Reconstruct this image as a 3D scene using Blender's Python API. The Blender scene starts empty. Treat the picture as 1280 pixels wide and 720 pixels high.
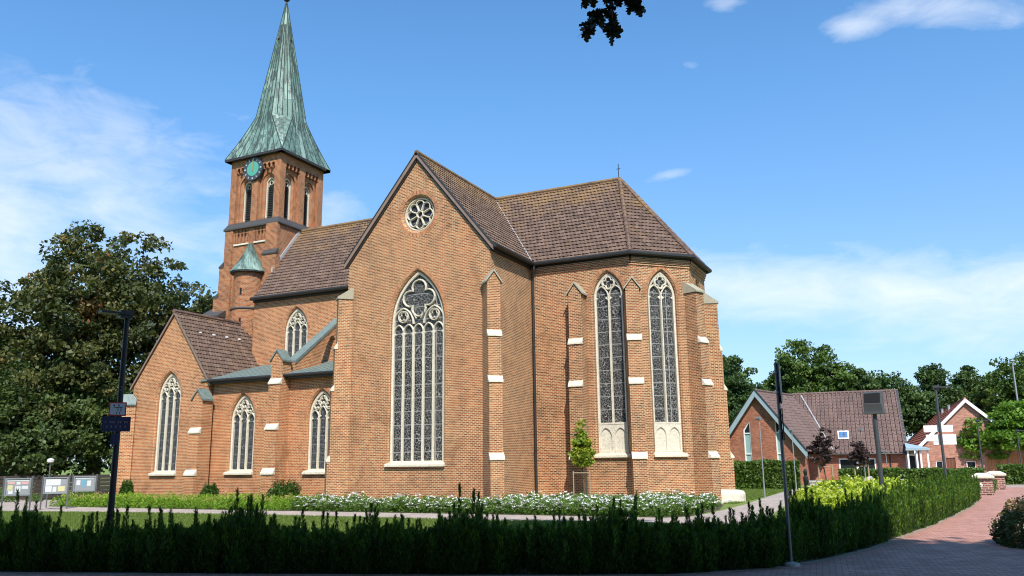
import bpy, bmesh, math, random
import numpy as np
from mathutils import Vector, Matrix
from mathutils.geometry import tessellate_polygon
random.seed(7)
rng = np.random.default_rng(11)
sc = bpy.context.scene
COL = sc.collection
R = math.radians

# ------------------------------------------------------------------ camera
F_PX, YAW, PITCH, ROLL, EYE = 1031.94, 0.4521, 0.2070, -0.0122, 2.0
cy, sy, cp, sp = math.cos(YAW), math.sin(YAW), math.cos(PITCH), math.sin(PITCH)
v_right = Vector((cy, sy, 0)); v_fwd = Vector((-sy*cp, cy*cp, sp)); v_up = Vector((sy*sp, -cy*sp, cp))
cr, sr = math.cos(ROLL), math.sin(ROLL)
e_x = v_right*cr + v_up*sr
e_y = v_up*cr - v_right*sr
cam = bpy.data.cameras.new('camera'); cam_o = bpy.data.objects.new('camera', cam); COL.objects.link(cam_o)
cam.sensor_width = 36; cam.lens = F_PX/1280*36; cam.clip_start = .1; cam.clip_end = 4000
M = Matrix((e_x, e_y, -v_fwd)).transposed().to_4x4(); M.translation = (0, 0, EYE)
cam_o.matrix_world = M
sc.camera = cam_o

# ------------------------------------------------------------------ light and sky
SUN_AZ, SUN_EL = 34.5, 48           # degrees to the right of the church's south normal, elevation
to_sun = Vector((math.sin(R(SUN_AZ))*math.cos(R(SUN_EL)), -math.cos(R(SUN_AZ))*math.cos(R(SUN_EL)), math.sin(R(SUN_EL))))
sun = bpy.data.lights.new('sun', 'SUN'); sun.energy = 5.0; sun.angle = R(.53); sun.color = (1, .95, .87)
sun_o = bpy.data.objects.new('sun', sun); COL.objects.link(sun_o)
sun_o.rotation_euler = to_sun.to_track_quat('Z', 'Y').to_euler(); sun_o.location = (10, -20, 60)

world = bpy.data.worlds.new('World'); sc.world = world; world.use_nodes = True
SKY_STRENGTH = .104
def build_world():
    nt = world.node_tree; N = nt.nodes; L = nt.links
    for n in list(N): N.remove(n)
    out = N.new('ShaderNodeOutputWorld'); bg = N.new('ShaderNodeBackground'); bg.inputs[1].default_value = SKY_STRENGTH
    sky = N.new('ShaderNodeTexSky'); sky.sky_type = 'NISHITA'; sky.sun_disc = False
    sky.sun_elevation = R(SUN_EL); sky.sun_rotation = R(180-SUN_AZ)
    sky.air_density = 1.0; sky.dust_density = .6; sky.ozone_density = 2.0
    tc = N.new('ShaderNodeTexCoord')
    def math_(op, a, b=None, clamp=False):
        m = N.new('ShaderNodeMath'); m.operation = op; m.use_clamp = clamp
        for i, v in enumerate((a, b)):
            if v is None: continue
            if hasattr(v, 'links'): L.new(v, m.inputs[i])
            else: m.inputs[i].default_value = v
        return m.outputs[0]
    # clouds: noise over the viewing direction, gathered round a few directions of the sky
    def noise(scale, detail, rough, stretch):
        mp = N.new('ShaderNodeMapping'); mp.inputs['Scale'].default_value = stretch
        mp.inputs['Rotation'].default_value = (0, 0, R(-20))
        L.new(tc.outputs['Generated'], mp.inputs[0])
        n = N.new('ShaderNodeTexNoise'); n.inputs['Scale'].default_value = scale; n.inputs['Detail'].default_value = detail
        n.inputs['Roughness'].default_value = rough; n.inputs['Distortion'].default_value = .6
        L.new(mp.outputs[0], n.inputs['Vector']); return n.outputs[0]
    nA = noise(4.5, 9, .58, (1, 1, 2.2)); nB = noise(14, 9, .62, (1, 1, 2.6))
    nz = math_('ADD', math_('MULTIPLY', math_('SUBTRACT', math_('ADD', math_('MULTIPLY', nA, .6), math_('MULTIPLY', nB, .4)), .5), 1.25), .5)
    def blob(d, e1, r1, e2, r2, amount):
        """soft elliptical patch round the direction d; e1 and e2 are its axes"""
        d = Vector(d).normalized(); e1 = Vector(e1); e1 = (e1-d*e1.dot(d)).normalized(); e2 = d.cross(e1).normalized()
        def dot(v, k):
            n = N.new('ShaderNodeVectorMath'); n.operation = 'DOT_PRODUCT'; L.new(tc.outputs['Generated'], n.inputs[0]); n.inputs[1].default_value = v
            return math_('MULTIPLY', n.outputs['Value'], 1/k)
        a = dot(e1, r1); b = dot(e2, r2)
        q = math_('ADD', math_('MULTIPLY', a, a), math_('MULTIPLY', b, b))
        g = math_('POWER', 2.718, math_('MULTIPLY', q, -1))
        f = N.new('ShaderNodeVectorMath'); f.operation = 'DOT_PRODUCT'; L.new(tc.outputs['Generated'], f.inputs[0]); f.inputs[1].default_value = d
        g = math_('MULTIPLY', g, math_('GREATER_THAN', f.outputs['Value'], .2))
        return math_('MULTIPLY', g, amount)
    blobs = [blob(*b) for b in CLOUDS]
    tot = blobs[0]
    for b in blobs[1:]: tot = math_('ADD', tot, b)
    cover = math_('MULTIPLY', math_('SUBTRACT', math_('ADD', nz, tot), .74), 1.9, True)
    cover = math_('MULTIPLY', cover, .78)
    # pale air low over the horizon
    sep = N.new('ShaderNodeSeparateXYZ'); L.new(tc.outputs['Generated'], sep.inputs[0])
    low = math_('MULTIPLY', math_('POWER', 2.718, math_('MULTIPLY', math_('ABSOLUTE', sep.outputs[2]), -5.5)), .58)
    tint = N.new('ShaderNodeMixRGB'); tint.blend_type = 'MULTIPLY'; tint.inputs[0].default_value = 1
    L.new(sky.outputs[0], tint.inputs[1])
    tm = N.new('ShaderNodeMixRGB'); L.new(math_('MULTIPLY', sep.outputs[2], 2.4, True), tm.inputs[0]); tm.inputs[1].default_value = (.86, 1.10, 1.42, 1); tm.inputs[2].default_value = SKY_TINT
    L.new(tm.outputs[0], tint.inputs[2])
    m0 = N.new('ShaderNodeMixRGB'); L.new(low, m0.inputs[0]); L.new(tint.outputs[0], m0.inputs[1]); m0.inputs[2].default_value = (5.6, 6.5, 7.8, 1)
    mix = N.new('ShaderNodeMixRGB'); L.new(cover, mix.inputs[0]); L.new(m0.outputs[0], mix.inputs[1]); mix.inputs[2].default_value = (8.2, 8.6, 9.2, 1)
    L.new(mix.outputs[0], bg.inputs[0]); L.new(bg.outputs[0], out.inputs[0])
SKY_TINT = (.78, 1.44, 1.82, 1)
def view_dir(px, py):
    """direction of the sky at a place in the view of the photograph"""
    return (v_fwd + e_x*((px-640)/F_PX) - e_y*((py-360)/F_PX)).normalized()
CLOUDS = [(view_dir(20, 330), v_right, .30, None, .17, .40), (view_dir(40, 140), v_right, .16, None, .07, .20), (view_dir(190, 200), v_right, .18, None, .07, .13),
          (view_dir(1110, 375), v_right+v_up*-.10, .36, None, .042, .44), (view_dir(1270, 345), v_right, .14, None, .04, .30), (view_dir(900, 350), v_right, .10, None, .03, .18), (view_dir(1170, 12), v_right, .11, None, .028, .46),
          (view_dir(1060, 35), v_right, .03, None, .012, .3), (view_dir(843, 216), v_right+v_up*.2, .035, None, .009, .40),
          (view_dir(900, 5), v_right, .03, None, .012, .36), (view_dir(868, 82), v_right, .018, None, .009, .30),
          (view_dir(430, 262), v_right, .06, None, .03, .32), (view_dir(720, 480), v_right, .6, None, .12, .14)]
build_world()
sc.view_settings.view_transform = 'Standard'; sc.view_settings.look = 'None'; sc.view_settings.gamma = 1
sc.view_settings.exposure = 0.32; sc.view_settings.use_curve_mapping = False
sc.render.engine = 'CYCLES'; sc.cycles.pixel_filter_type = 'BLACKMAN_HARRIS'; sc.cycles.filter_width = 1.05
sc.cycles.max_bounces = 6; sc.cycles.diffuse_bounces = 3; sc.cycles.glossy_bounces = 2; sc.cycles.transmission_bounces = 3
sc.cycles.transparent_max_bounces = 6; sc.cycles.caustics_reflective = False; sc.cycles.caustics_refractive = False

# ------------------------------------------------------------------ material helpers
MATS = {}
class NT:
    def __init__(s, name):
        s.m = bpy.data.materials.new(name); s.m.use_nodes = True; s.t = s.m.node_tree; s.N = s.t.nodes; s.L = s.t.links
        s.bsdf = s.N['Principled BSDF']; s.out = s.N['Material Output']; MATS[name] = s.m
    def node(s, t, **kw):
        n = s.N.new(t)
        for k, v in kw.items(): setattr(n, k, v)
        return n
    def inp(s, n, k, v):
        if hasattr(v, 'links'): s.L.new(v, n.inputs[k])
        else: n.inputs[k].default_value = v
    def tex(s, kind='Object', scale=(1, 1, 1), rot=(0, 0, 0), loc=(0, 0, 0)):
        if kind == 'UV': o = s.node('ShaderNodeUVMap').outputs[0]
        elif kind == 'Pos': o = s.node('ShaderNodeNewGeometry').outputs['Position']
        else: o = s.node('ShaderNodeTexCoord').outputs[kind]
        if scale == (1, 1, 1) and rot == (0, 0, 0) and loc == (0, 0, 0): return o
        mp = s.node('ShaderNodeMapping'); s.L.new(o, mp.inputs[0]); mp.inputs['Scale'].default_value = scale; mp.inputs['Rotation'].default_value = rot; mp.inputs['Location'].default_value = loc
        return mp.outputs[0]
    def noise(s, vec, scale, detail=4, rough=.55, dist=0):
        n = s.node('ShaderNodeTexNoise'); s.L.new(vec, n.inputs['Vector']); n.inputs['Scale'].default_value = scale; n.inputs['Detail'].default_value = detail; n.inputs['Roughness'].default_value = rough; n.inputs['Distortion'].default_value = dist
        return n.outputs[0]
    def ramp(s, fac, stops, interp='LINEAR'):
        n = s.node('ShaderNodeValToRGB'); s.L.new(fac, n.inputs[0]); cr_ = n.color_ramp; cr_.interpolation = interp
        while len(cr_.elements) < len(stops): cr_.elements.new(.5)
        for e, (p, c) in zip(cr_.elements, stops): e.position = p; e.color = c if len(c) == 4 else (*c, 1)
        return n.outputs[0]
    def mix(s, fac, a, b, mode='MIX'):
        n = s.node('ShaderNodeMixRGB', blend_type=mode); s.inp(n, 0, fac)
        for i, v in ((1, a), (2, b)):
            if hasattr(v, 'links'): s.L.new(v, n.inputs[i])
            else: n.inputs[i].default_value = (*v, 1)
        return n.outputs[0]
    def math(s, op, a, b=0, clamp=False):
        n = s.node('ShaderNodeMath', operation=op, use_clamp=clamp); s.inp(n, 0, a); s.inp(n, 1, b); return n.outputs[0]
    def bump(s, h, strength=.5, dist=.02):
        n = s.node('ShaderNodeBump'); n.inputs['Strength'].default_value = strength; n.inputs['Distance'].default_value = dist; s.L.new(h, n.inputs['Height']); s.L.new(n.outputs[0], s.bsdf.inputs['Normal'])
    def color(s, c):
        if hasattr(c, 'links'): s.L.new(c, s.bsdf.inputs['Base Color'])
        else: s.bsdf.inputs['Base Color'].default_value = (*c, 1)
    def rough(s, r):
        s.inp(s.bsdf, 'Roughness', r)
    def bricktex(s, vec, w, h, mortar, offset=.5, freq=2, smooth=.1):
        n = s.node('ShaderNodeTexBrick'); s.L.new(vec, n.inputs['Vector']); n.offset = offset; n.offset_frequency = freq
        n.inputs['Color1'].default_value = (0, 0, 0, 1); n.inputs['Color2'].default_value = (1, 1, 1, 1); n.inputs['Mortar'].default_value = (.5, .5, .5, 1)
        n.inputs['Scale'].default_value = 1; n.inputs['Mortar Size'].default_value = mortar; n.inputs['Mortar Smooth'].default_value = smooth
        n.inputs['Bias'].default_value = 0; n.inputs['Brick Width'].default_value = w; n.inputs['Row Height'].default_value = h
        return n.outputs['Color'], n.outputs['Fac']

def brick_mat(name, stops, mortar=(.56, .48, .37), w=.25, h=.077, ms=.011, stain=.5, dirt=(.5, .5, .5)):
    s = NT(name); uv = s.tex('UV')
    wob = s.noise(s.tex('Pos'), 3.0, 2)
    c, f = s.bricktex(uv, w, h, ms)
    c2, _ = s.bricktex(s.tex('UV', scale=(1, 1, 1), loc=(w*3, h*8, 0)), w, h, ms)
    col = s.ramp(c, stops)
    pos = s.tex('Pos')
    big = s.noise(pos, .35, 5, .6)
    mid = s.noise(s.tex('Pos', scale=(1, 1, .45)), 1.6, 6, .65)
    col = s.mix(s.ramp(big, [(.35, (0, 0, 0)), (.68, (1, 1, 1))]), col, s.mix(1, col, (1.22, 1.08, .92), 'MULTIPLY'))
    col = s.mix(f, col, s.mix(mid, (mortar[0]*.72, mortar[1]*.7, mortar[2]*.68), mortar))
    # soot and damp stains
    st = s.ramp(mid, [(.56, (0, 0, 0)), (.74, (1, 1, 1))])
    col = s.mix(s.math('MULTIPLY', st, stain), col, s.mix(1, col, dirt, 'MULTIPLY'))
    streak = s.ramp(s.noise(s.tex('Pos', scale=(1, 1, .10)), 5.5, 5, .6), [(.54, (0, 0, 0)), (.72, (1, 1, 1))])
    col = s.mix(s.math('MULTIPLY', streak, stain*.55), col, s.mix(1, col, (.58, .56, .55), 'MULTIPLY'))
    blot = s.noise(pos, .9, 7, .7, .8)
    col = s.mix(.8, col, s.mix(1, col, s.ramp(blot, [(.32, (.66, .62, .60)), (.5, (1, 1, 1)), (.68, (1.14, 1.12, 1.08))]), 'MULTIPLY'))
    fine = s.noise(pos, 40, 3, .6)
    col = s.mix(.35, col, s.mix(1, col, s.ramp(fine, [(.3, (.55, .55, .55)), (.7, (1.35, 1.35, 1.35))]), 'MULTIPLY'))
    s.color(col); s.rough(.88); s.bsdf.inputs['Specular IOR Level'].default_value = .25
    hgt = s.math('SUBTRACT', 1, f); hgt = s.math('ADD', hgt, s.math('MULTIPLY', fine, .35))
    s.bump(hgt, .55, .012)
    return s.m
def plain_mat(name, col, rough=.6, metal=0, var=.25, scale=3.0, bump=.15, stain=None):
    s = NT(name); pos = s.tex('Pos'); n = s.noise(pos, scale, 6, .6); n2 = s.noise(pos, scale*9, 4, .6)
    a = tuple(max(0, c*(1-var)) for c in col); b = tuple(min(1, c*(1+var)) for c in col)
    c = s.mix(n, a, b)
    if stain: c = s.mix(s.ramp(s.noise(pos, scale*2.3, 7, .7), [(.5, (0, 0, 0)), (.68, (1, 1, 1))]), c, stain)
    s.color(c); s.rough(rough); s.bsdf.inputs['Metallic'].default_value = metal
    if bump: s.bump(n2, bump, .01)
    return s.m
def leaf_mat(name, stops, trans=.3, rough=.55, var_scale=.6):
    """foliage: per-leaf and per-clump hue from the attribute v, light let through the blade"""
    s = NT(name)
    a = s.node('ShaderNodeAttribute'); a.attribute_name = 'v'
    col = s.ramp(a.outputs['Fac'], stops)
    s.color(col); s.rough(rough); s.bsdf.inputs['Specular IOR Level'].default_value = .35
    tr = s.node('ShaderNodeBsdfTranslucent'); s.L.new(s.mix(1, col, (1.25, 1.35, .6), 'MULTIPLY'), tr.inputs[0])
    mx = s.node('ShaderNodeMixShader'); mx.inputs[0].default_value = trans
    s.L.new(s.bsdf.outputs[0], mx.inputs[1]); s.L.new(tr.outputs[0], mx.inputs[2]); s.L.new(mx.outputs[0], s.out.inputs[0])
    return s.m

# ------------------------------------------------------------------ materials
brick_mat('church_brick', [(0, (.14, .048, .020)), (.12, (.22, .072, .025)), (.5, (.305, .099, .031)), (.85, (.36, .128, .040)), (1, (.42, .175, .066))], mortar=(.64, .50, .31), w=.2, ms=.013)
brick_mat('choir_brick', [(0, (.09, .038, .019)), (.15, (.18, .056, .022)), (.5, (.275, .086, .030)), (.85, (.33, .113, .038)), (1, (.38, .155, .062))], mortar=(.64, .50, .31), w=.2, ms=.013, stain=.65)
brick_mat('orange_brick', [(0, (.20, .060, .023)), (.15, (.285, .085, .027)), (.5, (.375, .116, .035)), (.85, (.43, .146, .044)), (1, (.48, .19, .07))], mortar=(.66, .50, .31), w=.2, ms=.012, stain=.4)
brick_mat('tower_brick', [(0, (.11, .034, .016)), (.2, (.225, .06, .022)), (.6, (.33, .09, .030)), (1, (.42, .142, .053))], mortar=(.50, .36, .22), w=.2, ms=.012, stain=.5)
brick_mat('arch_brick', [(0, (.24, .085, .036)), (.4, (.36, .13, .05)), (1, (.45, .20, .085))], mortar=(.6, .46, .31), w=.077, h=.25, ms=.009, stain=.3)
brick_mat('hall_brick', [(0, (.26, .085, .052)), (.5, (.37, .13, .08)), (1, (.44, .17, .105))], mortar=(.42, .25, .18), stain=.15)
brick_mat('house_brick', [(0, (.30, .13, .095)), (.5, (.42, .20, .15)), (1, (.50, .26, .20))], mortar=(.46, .30, .24), stain=.15)
brick_mat('pillar_brick', [(0, (.10, .035, .03)), (.5, (.24, .08, .06)), (1, (.38, .15, .11))], mortar=(.55, .45, .38), w=.3, h=.11, ms=.02, stain=.4)
plain_mat('cream_stone', (.68, .61, .47), .85, var=.2, scale=5, stain=(.42, .37, .28), bump=.4)
plain_mat('tracery_stone', (.64, .58, .46), .85, var=.2, scale=6, stain=(.38, .34, .26), bump=.3)
plain_mat('lichen_stone', (.34, .31, .24), .9, var=.3, scale=8, stain=(.42, .34, .14))
plain_mat('gutter_metal', (.055, .052, .05), .45, .6, var=.3)
plain_mat('black_trim', (.03, .026, .024), .6, var=.3)
plain_mat('barge_board', (.22, .15, .115), .7, var=.25)
plain_mat('slate', (.062, .056, .051), .6, var=.3, scale=6)
plain_mat('lead', (.42, .43, .44), .5, .2, var=.2)
plain_mat('louver', (.07, .07, .07), .6, var=.3)
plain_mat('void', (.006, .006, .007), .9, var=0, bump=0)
plain_mat('gold', (.75, .52, .16), .35, .7, var=.1, bump=0)
plain_mat('white_paint', (.8, .8, .78), .5, var=.05, bump=0)
plain_mat('clock_ring', (.045, .055, .065), .5, var=.15)
plain_mat('clock_green', (.085, .34, .26), .5, var=.15)
plain_mat('lamp_black', (.018, .019, .021), .45, .3, var=.2, bump=0)
plain_mat('steel_grey', (.17, .175, .18), .4, .6, var=.2)
plain_mat('galvanised', (.36, .37, .38), .42, .6, var=.2)
plain_mat('anthracite', (.055, .058, .062), .5, .2, var=.2)
plain_mat('concrete', (.42, .39, .35), .9, var=.2, scale=3)
plain_mat('bark', (.10, .075, .055), .95, var=.4, scale=7, bump=.8)
plain_mat('pale_wood', (.32, .24, .15), .85, var=.3, scale=8)
plain_mat('shaded_dark_wood', (.032, .023, .017), .85, var=.4, scale=5)  # brown fence wood, darkened further so the colour carries the trees' shade
plain_mat('orange_wood', (.42, .17, .06), .6, var=.2, scale=5)
plain_mat('brown_door', (.15, .045, .025), .5, var=.2, scale=5)
plain_mat('grey_copper', (.17, .22, .20), .6, .1, var=.3, scale=3, stain=(.10, .12, .11))
plain_mat('zinc_blue', (.36, .46, .50), .5, .2, var=.12, scale=2)
plain_mat('hall_grey', (.50, .51, .50), .6, var=.1, scale=2)
plain_mat('glass_pale', (.30, .42, .40), .12, 0, var=.15, bump=0)
plain_mat('glass_dark', (.02, .024, .028), .08, 0, var=.2, bump=0)
plain_mat('skylight_glass', (.08, .19, .38), .1, 0, var=.2, bump=0)
plain_mat('sign_red', (.5, .03, .03), .5, var=.05, bump=0)
plain_mat('sign_blue', (.014, .022, .075), .45, var=.1, bump=0)
plain_mat('paper', (.60, .60, .59), .8, var=.04, bump=0)
plain_mat('paper_yellow', (.58, .53, .28), .8, var=.04, bump=0)
plain_mat('paper_blue', (.14, .33, .43), .8, var=.1, bump=0)
plain_mat('paper_pink', (.62, .34, .32), .8, var=.1, bump=0)
plain_mat('board_grey', (.29, .30, .31), .5, .1, var=.06, bump=0)
plain_mat('granite', (.38, .34, .30), .85, var=.35, scale=9, bump=.5)
plain_mat('black_granite', (.03, .03, .033), .3, var=.3, scale=9, bump=0)
plain_mat('bronze', (.035, .035, .03), .45, .7, var=.3, scale=9)
plain_mat('grit', (.30, .235, .17), .95, var=.5, scale=14, bump=.5)
plain_mat('soil', (.075, .052, .036), .95, var=.4, scale=6, bump=.6)
plain_mat('plinth_stone', (.66, .60, .49), .85, var=.15, scale=3, stain=(.45, .40, .31))

def roof_mat(name, stops, w, h, lichen=None, lz=(14.2, 17.2), moss=.5, rough=.75, off=.5):
    s = NT(name); uv = s.tex('UV'); c, f = s.bricktex(uv, w, h, .004, off)
    pos = s.tex('Pos'); col = s.ramp(c, stops)
    n = s.noise(pos, 2.5, 6, .6); fine = s.noise(pos, 30, 4, .65)
    col = s.mix(.6, col, s.mix(1, col, s.ramp(n, [(.3, (.7, .7, .7)), (.7, (1.3, 1.25, 1.2))]), 'MULTIPLY'))
    col = s.mix(.5, col, s.mix(1, col, s.ramp(fine, [(.3, (.6, .6, .6)), (.7, (1.35, 1.35, 1.35))]), 'MULTIPLY'))
    if lichen:
        sep = s.node('ShaderNodeSeparateXYZ'); s.L.new(pos, sep.inputs[0])
        g = s.math('MULTIPLY', s.math('SUBTRACT', sep.outputs[2], lz[0]), 1/(lz[1]-lz[0]), True)
        sp_ = s.math('ADD', s.math('MULTIPLY', s.noise(pos, 11, 6, .75), .85), s.math('MULTIPLY', s.noise(pos, 1.1, 3, .5), .45))
        m = s.ramp(s.math('ADD', sp_, s.math('MULTIPLY', g, .20)), [(.735, (0, 0, 0)), (.84, (1, 1, 1))])
        col = s.mix(s.math('MULTIPLY', m, moss), col, lichen)
    s.color(col); s.rough(rough); s.bump(fine, .25, .01)
    return s.m
roof_mat('roof_tile', [(0, (.09, .054, .038)), (.5, (.13, .080, .056)), (1, (.17, .108, .077))], .21, .29, lichen=(.32, .18, .045), moss=.4)
roof_mat('ridge_tile', [(0, (.085, .048, .036)), (1, (.16, .095, .07))], .4, .4, lichen=(.30, .18, .05), lz=(12, 17.5), moss=.5)
roof_mat('hall_tile', [(0, (.125, .078, .066)), (.5, (.145, .092, .078)), (1, (.165, .104, .088))], .33, 2.0, off=0)
roof_mat('red_tile', [(0, (.24, .06, .034)), (.5, (.27, .07, .04)), (1, (.31, .085, .05))], .6, .44, off=0)
def copper_mat():
    s = NT('copper'); pos = s.tex('Pos'); uv = s.tex('UV')
    c, f = s.bricktex(uv, 1.4, .55, .012, .37, 2); 
    # panels run up the slope: width across, length along
    c2, f2 = s.bricktex(s.tex('UV', rot=(0, 0, R(90))), 1.6, .52, .012)
    base = s.ramp(c2, [(0, (.11, .19, .155)), (.4, (.15, .245, .205)), (.75, (.195, .30, .25)), (1, (.27, .37, .315))])
    n = s.noise(s.tex('Pos', scale=(1, 1, .20)), 2.2, 8, .70); n2 = s.noise(s.tex('Pos', scale=(1, 1, .4)), 8, 6, .72)
    dark = s.ramp(s.math('ADD', s.math('MULTIPLY', n, .62), s.math('MULTIPLY', n2, .43)), [(.49, (0, 0, 0)), (.58, (1, 1, 1))])
    col = s.mix(s.math('MULTIPLY', dark, .85), base, (.03, .042, .036))
    col = s.mix(s.math('MULTIPLY', f2, .8), col, (.035, .055, .045))
    s.color(col); s.rough(.65); s.bump(s.math('SUBTRACT', n2, f2), .3, .015)
copper_mat()
plain_mat('copper_seam', (.035, .055, .046), .7, var=.4)  # seam dirt and the shadow line along each seam, both put into the colour
def pane_mat(name, cell, bars, lead=(.23, .235, .24), glass=(.014, .015, .017), lw=.045):
    """leaded glass: dark quarries, a net of lead cames and iron cross bars"""
    s = NT(name); uv = s.tex('UV')
    v = s.node('ShaderNodeTexVoronoi', feature='DISTANCE_TO_EDGE'); s.L.new(uv, v.inputs['Vector']); v.inputs['Scale'].default_value = cell
    m = s.ramp(v.outputs['Distance'], [(lw*.5, (1, 1, 1)), (lw*1.3, (0, 0, 0))])
    v2 = s.node('ShaderNodeTexVoronoi', feature='F1'); s.L.new(uv, v2.inputs['Vector']); v2.inputs['Scale'].default_value = cell
    gl = s.mix(s.ramp(v2.outputs['Color'], [(0, (0, 0, 0)), (1, (1, 1, 1))]), glass, tuple(x*3.2 for x in glass))
    _, f = s.bricktex(uv, 20, bars, .02, 0)
    col = s.mix(m, gl, lead); col = s.mix(f, col, tuple(x*.8 for x in lead))
    s.color(col); s.rough(s.mix(m, (.3, .3, .3), (.6, .6, .6))); s.bsdf.inputs['Specular IOR Level'].default_value = .12; s.bump(v.outputs['Distance'], .2, .02)
    return s.m
pane_mat('leaded_glass', 8.5, .62, lead=(.36, .345, .32), glass=(.014, .0135, .013), lw=.034)
pane_mat('leaded_glass_small', 11, .42, lead=(.20, .195, .185), lw=.04)
pane_mat('rose_glass', 6, .9, lead=(.12, .13, .15), lw=.03)

def grass_mat():
    s = NT('lawn'); pos = s.tex('Pos'); n = s.noise(pos, .5, 5, .6); n2 = s.noise(pos, 25, 5, .75)
    col = s.mix(n, (.125, .19, .035), (.19, .26, .05)); col = s.mix(.6, col, s.mix(1, col, s.ramp(n2, [(.3, (.5, .55, .4)), (.7, (1.5, 1.4, 1.3))]), 'MULTIPLY'))
    n3 = s.noise(pos, 3.2, 6, .7); col = s.mix(s.ramp(n3, [(.52, (0, 0, 0)), (.66, (1, 1, 1))]), col, s.mix(1, col, (1.45, 1.15, .9), 'MULTIPLY'))
    n4 = s.noise(s.tex('Pos', scale=(1, .35, 1)), 9, 5, .7); col = s.mix(.5, col, s.mix(1, col, s.ramp(n4, [(.35, (.6, .66, .5)), (.65, (1.3, 1.25, 1.1))]), 'MULTIPLY'))
    s.color(col); s.rough(.9); s.bump(n2, 1, .05)
grass_mat()
def paver_mat(name, stops, mortar, w, h, ang, ms=.008):
    s = NT(name); c, f = s.bricktex(s.tex('Pos', rot=(0, 0, ang)), w, h, ms)
    pos = s.tex('Pos'); n = s.noise(pos, .8, 6, .6); fine = s.noise(pos, 60, 4, .7)
    col = s.mix(f, s.ramp(c, stops), mortar)
    col = s.mix(.7, col, s.mix(1, col, s.ramp(n, [(.3, (.78, .78, .78)), (.7, (1.15, 1.13, 1.12))]), 'MULTIPLY'))
    col = s.mix(.4, col, s.mix(1, col, s.ramp(fine, [(.3, (.7, .7, .7)), (.7, (1.25, 1.25, 1.25))]), 'MULTIPLY'))
    s.color(col); s.rough(.85); s.bump(s.math('SUBTRACT', s.math('MULTIPLY', fine, .4), f), .5, .01)
paver_mat('road_paver', [(0, (.39, .18, .13)), (.5, (.48, .235, .175)), (1, (.56, .30, .23))], (.16, .08, .055), .22, .11, R(-6))
paver_mat('path_paver', [(0, (.36, .29, .245)), (.5, (.44, .36, .31)), (1, (.52, .43, .37))], (.2, .17, .14), .22, .11, R(0))

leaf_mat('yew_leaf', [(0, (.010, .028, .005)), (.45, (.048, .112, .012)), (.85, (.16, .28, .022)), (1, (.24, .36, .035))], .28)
leaf_mat('grass_leaf', [(0, (.07, .12, .02)), (.6, (.14, .21, .035)), (1, (.24, .27, .06))], .3)
leaf_mat('oak_leaf', [(0, (.010, .018, .006)), (1, (.026, .042, .012))], .15)
leaf_mat('maple_dark_leaf', [(0, (.030, .042, .014)), (.45, (.072, .090, .025)), (.8, (.14, .138, .042)), (.93, (.21, .155, .055)), (1, (.33, .13, .05))], .25)
leaf_mat('shrub_leaf', [(0, (.040, .068, .020)), (.5, (.082, .122, .032)), (.85, (.125, .155, .042)), (1, (.25, .13, .05))], .25)
leaf_mat('wood_leaf', [(0, (.030, .060, .018)), (.5, (.058, .105, .028)), (1, (.10, .155, .042))], .25)
leaf_mat('wood_leaf_light', [(0, (.040, .075, .016)), (.5, (.08, .135, .026)), (1, (.135, .20, .04))], .28)
leaf_mat('maple_bright_leaf', [(0, (.07, .14, .018)), (.5, (.115, .22, .024)), (1, (.18, .31, .035))], .35)
leaf_mat('beech_leaf', [(0, (.04, .09, .016)), (.5, (.085, .155, .026)), (1, (.16, .21, .035))], .28)
leaf_mat('purple_leaf', [(0, (.022, .013, .014)), (.6, (.05, .024, .024)), (1, (.085, .05, .042))], .2)
leaf_mat('young_leaf', [(0, (.14, .21, .022)), (.6, (.26, .34, .035)), (1, (.42, .42, .05))], .35)
leaf_mat('rose_leaf', [(0, (.06, .13, .018)), (.6, (.125, .22, .03)), (1, (.23, .29, .045))], .3)
leaf_mat('spirea_leaf', [(0, (.10, .20, .02)), (.5, (.22, .36, .03)), (.82, (.36, .46, .05)), (.93, (.55, .34, .18)), (1, (.62, .32, .22))], .35)
leaf_mat('lime_leaf', [(0, (.22, .30, .025)), (.5, (.40, .47, .04)), (1, (.60, .62, .07))], .3)
leaf_mat('brown_shrub_leaf', [(0, (.04, .06, .016)), (.6, (.10, .125, .03)), (.85, (.30, .20, .09)), (1, (.46, .27, .14))], .22)
plain_mat('petal', (.82, .82, .78), .7, var=.05, bump=0)

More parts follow.
